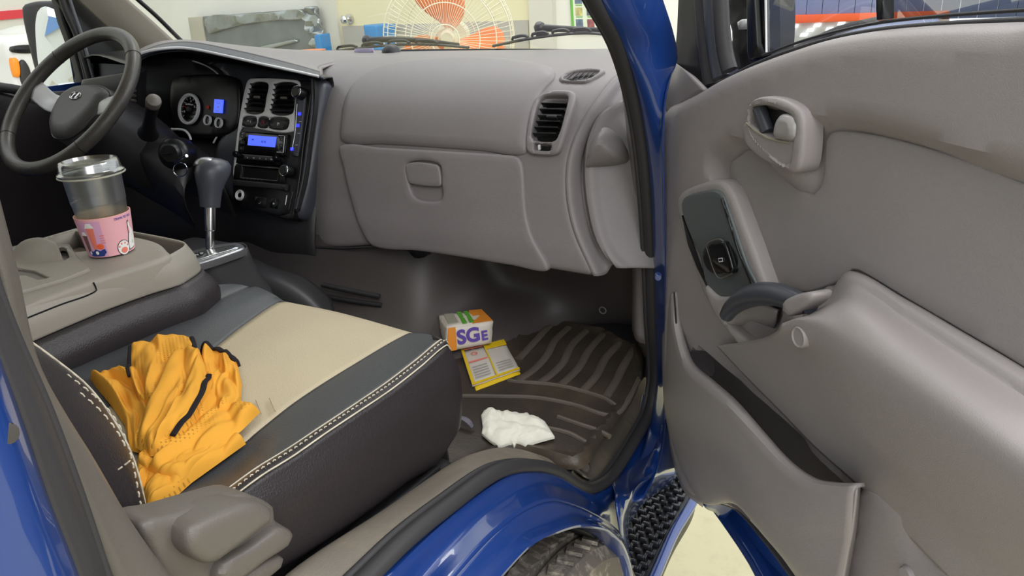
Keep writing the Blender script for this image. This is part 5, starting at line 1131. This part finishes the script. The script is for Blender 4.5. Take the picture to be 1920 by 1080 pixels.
# edges given as: lower (left to right), right (bottom to top), upper (left to right), left (bottom to top)
SH = [
 # back left part, orange
 ([[(243, 845), (262, 850), (300, 838)], [(300, 838), (318, 790), (300, 730), (268, 706)], [(168, 712), (195, 704), (235, 704), (268, 706)], [(243, 845), (235, 800), (212, 765), (168, 712)]], 50, 60, 2.2, 2.0, 1.170, 3, .009),
 # top mound
 ([[(262, 760), (300, 775), (350, 765)], [(350, 765), (378, 720), (380, 690), (366, 644)], [(246, 662), (280, 650), (320, 643), (366, 644)], [(262, 760), (250, 730), (243, 705), (246, 662)]], 50, 50, 1.8, 2.2, 1.180, 8, .011),
 # right part with black neckline
 ([[(352, 815), (390, 806), (430, 786)], [(430, 786), (452, 752), (454, 720), (446, 688)], [(380, 662), (405, 664), (430, 678), (446, 688)], [(352, 815), (364, 770), (372, 720), (380, 662)]], 50, 60, 2.2, 2.4, 1.172, 5, .009),
 # lower hem
 ([[(262, 900), (270, 940), (277, 968), (300, 958)], [(300, 958), (360, 905), (420, 862), (462, 832)], [(300, 845), (350, 822), (410, 780), (462, 800)], [(262, 900), (258, 880), (262, 862), (300, 845)]], 56, 60, 1.6, 2.2, 1.166, 12, .009),
 # sleeve
 ([[(262, 880), (300, 900), (340, 900)], [(340, 900), (400, 850), (455, 806), (489, 772)], [(360, 790), (400, 772), (440, 762), (489, 768)], [(262, 880), (285, 855), (325, 822), (360, 790)]], 44, 60, 1.5, 1.7, 1.176, 21, .008),
 # front fold running down across the middle
 ([[(252, 838), (282, 856), (318, 852)], [(318, 852), (362, 806), (388, 752), (400, 714)], [(330, 668), (355, 660), (378, 672), (400, 714)], [(252, 838), (272, 790), (300, 735), (330, 668)]], 50, 64, 1.6, 1.5, 1.188, 30, .011),
]
for k, (cs, n, m, fx_, fy_, z0, seed, amp) in enumerate(SH):
    vs, fs, X = cloth(cs, n, m, fx_, fy_, z0, seed, amp=amp); jm.add(vs, fs)
    if k == 5: trimline(X[6:-4, -3][:, :], .0038)
    if k == 2: trimline(X[-3, :, :], .0042); 
    if k == 1: trimline(X[18:, -3, :], .0036); trimline(X[18:, 1, :], .003)
jo = jm.build('fabric', M['yellow'], jr, ang=180, fix=False)
jo.modifiers.new('smooth', 'SUBSURF').levels = 1; jo.modifiers['smooth'].render_levels = 1
bt.build('black_trim', M['blacktrim'], jr)
# ================================================================ PASSENGER DOOR, OPEN
dr = thing('passenger_door', 'opened passenger door with taupe inner trim, armrest and door pocket', 'truck door', (.90, 1.20, .6))
phi = math.radians(43.6); DD = V((math.sin(phi), -math.cos(phi), 0))
sD = Plane((.90, 1.20, 0), DD, (0, 0, 1))
def D(px, py, h=0): return sD.pt(px, py, h)
def DL(pts, h): return [D(a, b, h) for a, b in pts]
insert = [(1366, 312), (1385, 293), (1405, 280), (1430, 290), (1460, 320), (1490, 350), (1524, 365), (1538, 350), (1545, 310), (1549, 262), (1556, 249), (1580, 246), (1660, 258), (1780, 292), (1920, 345), (2010, 385), (2010, 760), (1920, 692), (1800, 620), (1700, 562), (1610, 508), (1597, 506), (1583, 522), (1555, 535), (1500, 548), (1436, 528), (1420, 480), (1400, 420), (1378, 360)]
IN = smooth_poly([sD.hit(*p) for p in insert], .01)
HOL = [sD.hit(*p, .03) for p in [(1404, 206), (1418, 200), (1440, 201), (1470, 212), (1484, 224), (1487, 245), (1480, 300), (1468, 304), (1440, 288), (1414, 262), (1402, 238)]]
POC = [sD.hit(*p, .02) for p in [(1285, 662), (1325, 655), (1395, 712), (1465, 780), (1525, 842), (1600, 912), (1598, 1000), (1560, 1090), (1500, 1060), (1420, 975), (1330, 910), (1290, 840), (1275, 740)]]
def hcard(u, v, d):
    P = np.array([(u, v)]); dd = pdist(P, IN)[0]; ins = inside(P, IN)[0]
    sd = -dd if ins else dd
    h = .022*sstep(-.002, .024, sd)
    if inside(P, HOL)[0]: h = .002
    if inside(P, POC)[0]: h = h-(.034+h)*sstep(0, .012, pdist(P, POC)[0])
    return h
card = [(1262, 205), (1290, 188), (1325, 170), (1370, 144), (1430, 117), (1500, 92), (1560, 74), (1640, 59), (1740, 49), (1920, 42), (2050, 42), (2050, 800), (2050, 1200), (1640, 1200), (1540, 1120), (1470, 1030), (1400, 960), (1330, 935), (1296, 915), (1270, 830), (1258, 700), (1258, 560), (1258, 400), (1256, 260)]
vs, fs = g_panel(sD, card, er=.022, thick=.03, step=.013, hf=hcard, h0=.004, bstep=.012)
obj('door_card', vs, fs, M['taupe_door'], dr)
panel('fabric_insert', sD, insert, M['taupe_fabric'], dr, er=.003, thick=.004, step=.02, h0=.010, bstep=.010)
# belt strip and window seal above the card
tube('belt_seal', DL([(1318, 174), (1365, 146), (1425, 116), (1498, 90), (1560, 72), (1640, 57), (1740, 47), (1920, 37), (2050, 32)], -.006), .0026, M['rubber'], dr, n=60, seg=10)
tube('belt_seal', DL([(1430, 104), (1498, 79), (1560, 61), (1640, 44), (1740, 32), (1920, 19), (2050, 14)], -.016), .0018, M['dark'], dr, n=60, seg=8)
# corner cover + sail triangle
sD2 = sD
cc = [DL([(1226, 136), (1240, 126), (1266, 117)], -.012), DL([(1234, 180), (1262, 160), (1296, 140)], .012), DL([(1258, 216), (1288, 192), (1324, 168)], .008)]
loft('corner_cover', cc, M['taupe_door'], dr, n=20, m=8, solid=.006)
panel('sail_panel', sD, [(1262, 120), (1268, 60), (1272, -30), (1312, -30), (1318, 60), (1326, 166)], M['dark'], dr, er=.003, thick=.02, step=.03, h0=-.008, sharp=True)
for pts, r_, mt in (([(1318, -30), (1322, 40), (1330, 110), (1336, 158)], .010, 'rubber'), ([(1332, -30), (1337, 40), (1345, 110), (1352, 145)], .009, 'darkblue'), ([(1350, -30), (1353, 40), (1360, 100), (1368, 132)], .008, 'rubber')):
    tube('window_channel', DL(pts, -.012), r_, M[mt], dr, n=20, seg=10, flat=1.5)
panel('frame_bar', sD, [(1398, -30), (1412, -30), (1416, 40), (1420, 104), (1400, 116)], M['black'], dr, er=.003, thick=.02, h0=-.014, step=.03, sharp=True)
panel('frame_bar', sD, [(1412, -30), (1432, -30), (1434, 96), (1418, 104)], M['gloss'], dr, er=.004, thick=.02, h0=-.022, step=.03, sharp=True)
tube('window_edge', DL([(1435, -30), (1436, 40), (1437, 98)], -.02), .0015, M['silver'], dr, n=6, seg=6)
panel('frame_bar', sD, [(1641, -30), (1655, -30), (1655, 36), (1641, 38)], M['black'], dr, er=.002, thick=.012, h0=-.012, step=.03, sharp=True)
panel('window_glass', sD, [(1436, -60), (1641, -60), (1641, 45), (1560, 62), (1500, 82), (1437, 104)], M['pane'], dr, er=0, thick=.003, h0=-.022, step=.1, sharp=True)
panel('window_glass', sD, [(1655, -60), (2050, -60), (2050, 30), (1740, 36), (1655, 40)], M['pane_dark'], dr, er=0, thick=.003, h0=-.022, step=.1, sharp=True)
# exterior mirror behind the front part of the window
om = thing('door_mirror', 'black exterior mirror housing seen beyond the opened passenger door', 'mirror', tuple(D(1390, 60, -.12)))
panel('housing', sD, [(1356, -40), (1404, -40), (1408, 118), (1388, 140), (1372, 122), (1366, 60)], M['dark'], om, er=.012, thick=.06, step=.02, h0=-.07, hf=lambda u, v, d: .006*math.sin(v*150)*min(1, d/.02))
panel('mirror_trim', sD, [(1378, 42), (1398, 36), (1400, 50), (1380, 56)], M['silver'], om, er=.004, thick=.01, step=.01, h0=-.045)
# handle scoop and bezel
pan = [(1398, 205), (1406, 190), (1424, 182), (1456, 184), (1484, 196), (1500, 212), (1504, 240), (1502, 290), (1496, 318), (1484, 326), (1460, 314), (1430, 288), (1404, 258), (1396, 232)]
hole = [(1402, 206), (1416, 199), (1440, 200), (1470, 212), (1484, 222), (1488, 245), (1484, 262), (1478, 304), (1470, 309), (1440, 290), (1412, 262), (1399, 238)]
# soft raised pad round the handle
padp = [(1385, 300), (1394, 270), (1386, 235), (1392, 190), (1420, 168), (1470, 172), (1520, 200), (1550, 240), (1548, 300), (1540, 345), (1530, 362), (1515, 362), (1480, 345), (1440, 318), (1405, 300)]
hb = panel('handle_bezel', sD, pan, M['taupe_door'], dr, er=.006, thick=.022, step=.01, h0=.040, bstep=.006, holes=[hole])
panel('handle_cavity', sD, [(1403, 203), (1484, 208), (1484, 306), (1404, 262)], M['dark'], hb, er=0, thick=.002, h0=.016, step=.03, sharp=True)
panel('handle_plate', sD, [(1394, 230), (1440, 256), (1490, 266), (1486, 316), (1462, 314), (1422, 294), (1394, 264)], M['taupe_door'], hb, er=.003, thick=.012, step=.01, h0=.036, bstep=.006)
tube('plate_edge', DL([(1400, 231), (1418, 246), (1445, 260), (1480, 268)], .036), .0018, M['tan'], hb, n=20, seg=6)
tube('cavity_lever', DL([(1424, 204), (1430, 220), (1440, 248)], .028), .009, M['darkblue'], hb, n=14, seg=12)
panel('door_handle', sD, [(1452, 222), (1460, 214), (1478, 218), (1485, 226), (1487, 245), (1483, 263), (1465, 264), (1446, 258), (1446, 240)], mat('satin_grey_handle', (168, 164, 164), .35, metal=.2), hb, er=.008, thick=.012, step=.006, h0=.044, bstep=.005)
if False: loft('handle_pad', [DL([(1556, 248), (1530, 226), (1505, 214), (1470, 180), (1420, 178)], .027), DL([(1546, 262), (1524, 246), (1508, 236), (1480, 200), (1425, 190)], .040), DL([(1540, 300), (1518, 300), (1503, 290), (1480, 250), (1430, 230)], .043), DL([(1533, 360), (1515, 358), (1490, 338), (1450, 305), (1412, 272)], .026), DL([(1526, 368), (1510, 364), (1480, 346), (1440, 314), (1400, 283)], .012)], M['taupe_door'], dr, n=30, m=6, solid=.002)
# switch panel
sp_ = [(1277, 380), (1284, 369), (1310, 360), (1336, 356), (1350, 362), (1360, 384), (1376, 430), (1396, 490), (1415, 540), (1404, 552), (1370, 558), (1342, 565), (1330, 556), (1316, 510), (1296, 450), (1280, 405)]
panel('switch_surround', sD, [(1268, 372), (1290, 352), (1345, 338), (1366, 356), (1388, 410), (1420, 500), (1436, 560), (1400, 580), (1350, 586), (1322, 560), (1300, 500), (1274, 420)], M['taupe_door'], dr, er=.008, thick=.02, step=.012, h0=.033, bstep=.008)
swp = panel('switch_panel', sD, sp_, mat('charcoal_green_plastic', (84, 90, 91), .3, bump=.2, scale=600), dr, er=.004, thick=.012, step=.008, h0=.038, bstep=.006, hf=lambda u, v, d: -.004*sstep(.03, .0, abs(v-sD.hit(1365, 485)[1])))
panel('panel_recess', sD, [(1278, 404), (1284, 420), (1312, 500), (1332, 552), (1326, 540), (1308, 505), (1290, 460)], M['black'], swp, er=0, thick=.003, h0=.0385, step=.02, sharp=True)
tube('panel_shadow_edge', DL([(1354, 372), (1366, 408), (1386, 470), (1412, 536)], .0375), .0026, M['black'], swp, n=20, seg=6)
panel('switch_dish', sD, [(1317, 470), (1330, 458), (1360, 452), (1378, 470), (1384, 492), (1376, 508), (1345, 514), (1328, 508), (1318, 490)], M['black'], swp, er=.003, thick=.004, h0=.0388, step=.01, bstep=.005)
wsw = panel('window_switch', sD, [(1325, 461), (1331, 455), (1354, 453), (1359, 460), (1372, 506), (1368, 513), (1346, 517), (1341, 511)], M['gloss'], swp, er=.003, thick=.010, h0=.047, step=.005, bstep=.004, hf=lambda u, v, d: -.006*math.exp(-((v-sD.hit(1346, 475)[1])/.009)**2))
tube('switch_mark', [D(1347, 485, .0485), D(1354, 484, .0485), D(1355, 490, .0485), D(1348, 491, .0485)], .0006, M['whitemark'], wsw, closed=True, seg=4)
tube('switch_rim', DL([(1324, 462), (1330, 454), (1356, 452), (1374, 508), (1368, 515), (1345, 519)], .043), .0011, M['greyplastic'], swp, closed=True, n=40, seg=5)
# armrest
hs = [ (DL([(1470, 600), (1510, 590), (1556, 552), (1594, 510), (1700, 564), (1800, 622), (1920, 693), (2040, 770)], .012)),
       (DL([(1470, 604), (1512, 593), (1560, 556), (1600, 520), (1704, 580), (1804, 642), (1920, 716), (2040, 796)], .024)),
       (DL([(1470, 606), (1512, 594), (1560, 565), (1604, 540), (1704, 606), (1804, 672), (1920, 748), (2040, 836)], .030)),
       (DL([(1468, 608), (1508, 596), (1556, 580), (1603, 585), (1700, 655), (1800, 725), (1920, 812), (2040, 900)], .066)),
       (DL([(1466, 610), (1500, 600), (1540, 605), (1600, 640), (1700, 710), (1800, 780), (1920, 866), (2040, 950)], .082)),
       (DL([(1460, 620), (1492, 622), (1530, 640), (1590, 690), (1690, 770), (1790, 846), (1920, 940), (2040, 1030)], .080)),
       (DL([(1436, 632), (1480, 662), (1520, 702), (1580, 766), (1680, 860), (1790, 950), (1920, 1050), (2040, 1140)], .060)),
       (DL([(1400, 640), (1455, 694), (1505, 745), (1562, 798), (1655, 885), (1770, 985), (1900, 1100), (2040, 1200)], .046)),
       (DL([(1345, 648), (1400, 706), (1465, 772), (1525, 834), (1603, 904), (1720, 1020), (1850, 1150), (2040, 1320)], .034))]
loft('armrest', hs, M['taupe_door'], dr, n=60, m=8, solid=.003)
loft('armrest_nose', [DL([(1352, 588), (1362, 604), (1392, 640), (1430, 655), (1452, 640)], .040), DL([(1360, 640), (1380, 672), (1410, 690), (1440, 680), (1462, 640)], .05), DL([(1398, 650), (1404, 700), (1430, 706), (1455, 690), (1476, 650)], .05)], M['taupe_door'], dr, n=20, m=5) if False else None
# the front lower shell between switch panel and armrest, carrying the pull cup
fs_ = [(1256, 545), (1300, 520), (1330, 565), (1352, 588), (1410, 580), (1470, 596), (1500, 600), (1530, 640), (1520, 705), (1500, 770), (1440, 712), (1390, 668), (1340, 640), (1290, 620), (1262, 600)]
cuph = [(1356, 590), (1366, 574), (1400, 562), (1440, 566), (1462, 580), (1458, 604), (1446, 628), (1430, 642), (1405, 642), (1378, 622), (1362, 606)]
panel('pull_surround', sD, [(1318, 535), (1345, 556), (1400, 548), (1460, 552), (1480, 590), (1476, 625), (1456, 656), (1420, 672), (1386, 652), (1350, 608), (1328, 572)], M['taupe_door'], dr, er=.008, thick=.02, step=.010, h0=.044, bstep=.008, holes=[cuph])
panel('pull_cup', sD, [(1340, 560), (1480, 555), (1480, 660), (1340, 660)], M['taupe_door'], dr, er=0, thick=.003, h0=.004, step=.02, sharp=True)
loft('cup_tongue', [DL([(1362, 602), (1366, 580), (1384, 566), (1410, 563), (1440, 572), (1458, 582)], .046), DL([(1368, 612), (1380, 600), (1396, 594), (1420, 596), (1440, 602), (1455, 606)], .036), DL([(1385, 625), (1395, 616), (1405, 608), (1415, 602), (1435, 612), (1452, 618)], .018)], M['taupe_door'], dr, n=16, m=5)
tube('pull_handle', DL([(1362, 592), (1372, 577), (1392, 562), (1420, 552), (1455, 552), (1484, 560), (1500, 566), (1520, 574)], .058), lambda s: .007+.0085*math.sin(math.pi*min(1, s*.75+.12)), M['darkblue'], dr, n=30, seg=16)
panel('handle_socket', sD, [(1462, 574), (1472, 560), (1510, 548), (1522, 552), (1516, 566), (1486, 588), (1470, 594)], M['taupe_door'], dr, er=.006, thick=.02, step=.008, h0=.078, bstep=.005) 
lathe('screw_cap', D(1499, 632, .0825), sD.n, [(0, .001), (.010, .001), (.0115, .0025), (.013, .0005), (.013, -.01)], M['taupe_door'], dr, 28)
# door pocket
rim = [(1264, 548), (1266, 600), (1274, 640), (1290, 683), (1328, 718), (1370, 756), (1420, 814), (1468, 868), (1515, 902), (1560, 911), (1606, 912)]
hr = [.030, .034, .040, .05, .062, .070, .076, .080, .082, .082, .082]
R1 = [D(a, b, h) for (a, b), h in zip(rim, hr)]
R0_ = [p-sD.n*.010+V((0, 0, .0)) for p in R1]
midp = [(1252, 600), (1252, 680), (1254, 720), (1264, 770), (1295, 810), (1335, 840), (1385, 895), (1440, 955), (1500, 985), (1552, 995), (1596, 998)]
hm = [.020, .028, .034, .044, .058, .068, .076, .080, .082, .082, .082]
Mi = [D(a, b, h) for (a, b), h in zip(midp, hm)]
botp = [(1246, 640), (1247, 720), (1252, 780), (1266, 840), (1292, 905), (1316, 940), (1380, 944), (1440, 1010), (1495, 1075), (1545, 1130), (1578, 1160)]
hbt = [.0, .004, .01, .016, .028, .034, .05, .06, .066, .07, .074]
Bo = [D(a, b, h) for (a, b), h in zip(botp, hbt)]
loft('pocket', [R0_, R1, [p*.93+q*.07+sD.n*.003 for p, q in zip(R1, Mi)], Mi, Bo, [p-sD.n*.04 for p in Bo]], M['taupe_door'], dr, n=60, m=8, solid=.004)
loft('pocket_end', [[D(1606, 912, .082), D(1596, 998, .082), D(1580, 1082, .080), D(1572, 1160, .076)], [D(1610, 912, .062), D(1601, 998, .060), D(1585, 1082, .058), D(1577, 1160, .056)], [D(1612, 905, .036), D(1604, 995, .036), D(1590, 1082, .036), D(1580, 1160, .036)]], M['taupe_door'], dr, n=14, m=3)
# lower flat of the card right of the pocket
panel('lower_card', sD, [(1600, 900), (1606, 930), (1596, 1000), (1580, 1082), (1570, 1200), (2050, 1330), (2050, 1200), (1900, 1110), (1760, 1000), (1650, 910)], M['taupe_door'], dr, er=.004, thick=.02, step=.02, h0=.040, hf=lambda u, v, d: -.008*math.exp(-(((u-cx_[0])/.05)**2+((v-cx_[1])/.03)**2))) if False else None
cx_ = sD.hit(1745, 1030, .036)
panel('lower_card', sD, [(1608, 915), (1600, 998), (1584, 1082), (1570, 1220), (2100, 1420), (2100, 1300), (1900, 1130), (1740, 1010), (1640, 925)], M['taupe_door'], dr, er=.003, thick=.02, step=.015, h0=.040, sharp=True, hf=lambda u, v, d: -.010*math.exp(-(((u-cx_[0])/.035)**2+((v-cx_[1])/.022)**2)**2))
for a, b in ((1700, 1078), (1860, 1076)): lathe('card_clip', D(a, b, .042), sD.n, [(0, .003), (.008, .003), (.010, 0), (.010, -.01)], M['taupe_door'], dr, 20)
# door edge facing the hinge, outer painted skin and bottom
eA = DL([(1262, 212), (1260, 300), (1260, 420), (1258, 560), (1252, 700), (1256, 790), (1292, 905), (1330, 940)], .0)
loft('door_edge_trim', [eA, DL([(1246, 190), (1244, 300), (1244, 420), (1243, 560), (1242, 700), (1248, 800), (1284, 912), (1322, 946)], -.012), DL([(1232, 175), (1238, 300), (1240, 420), (1240, 560), (1240, 700), (1245, 800), (1280, 915), (1318, 950)], -.04)], M['taupe_door'], dr, n=40, m=3)
eB = DL([(1236, 150), (1238, 300), (1240, 420), (1240, 560), (1240, 700), (1250, 800), (1290, 915), (1330, 950), (1360, 990), (1400, 1050), (1440, 1120), (1520, 1200)], -.035)
loft('outer_skin', [eB, [p-sD.n*.03-DD*.004 for p in eB], [p-sD.n*.06+DD*.03 for p in eB], [p-sD.n*.065+DD*.2+V((0,0,.1)) for p in eB]], M['blue'], dr, n=50, m=5)
lowA = DL([(1316, 938), (1340, 912), (1375, 925), (1430, 985), (1480, 1050), (1530, 1110), (1600, 1180)], .0)
loft('skin_flange', [lowA, [p+V((0, 0, -.02))-sD.n*.010 for p in lowA], [p+V((0, 0, -.035))-sD.n*.03 for p in lowA], [p+V((0, 0, -.06))-sD.n*.045 for p in lowA]], M['blue'], dr, n=30, m=5)
tube('door_bottom_seal', [p+V((0, 0, -.030))-sD.n*.012 for p in lowA[1:]], .009, M['rubber'], dr, n=30, seg=10)
outs = DL([(1246, 150), (1246, 500), (1250, 800), (1330, 950), (1440, 1100), (1560, 1200), (2050, 1300)], -.06)
bpts = [(1240, 330), (1240, 800), (1335, 950), (1480, 1100), (2060, 1500), (2060, 60), (1640, 60), (1440, 110), (1300, 200)]
panel('outer_panel', sD, bpts, M['blue'], dr, er=.01, thick=.012, h0=-.062, step=.05, sharp=True)
# scuffs on the door front edge
scm = MB()
for (a, b) in [(1264, 690), (1262, 700), (1268, 706), (1270, 716), (1265, 722), (1312, 838), (1320, 852), (1326, 868), (1330, 884)]:
    p = D(a, b, .045 if a < 1300 else .062); scm.add(*g_tube([p, D(a+5, b+14, .046 if a < 1300 else .063)], .0006, seg=4))
tube('card_reveal', DL([(1264, 548), (1267, 590), (1269, 628)], .034), .0015, M['dark'], dr, n=10, seg=5)
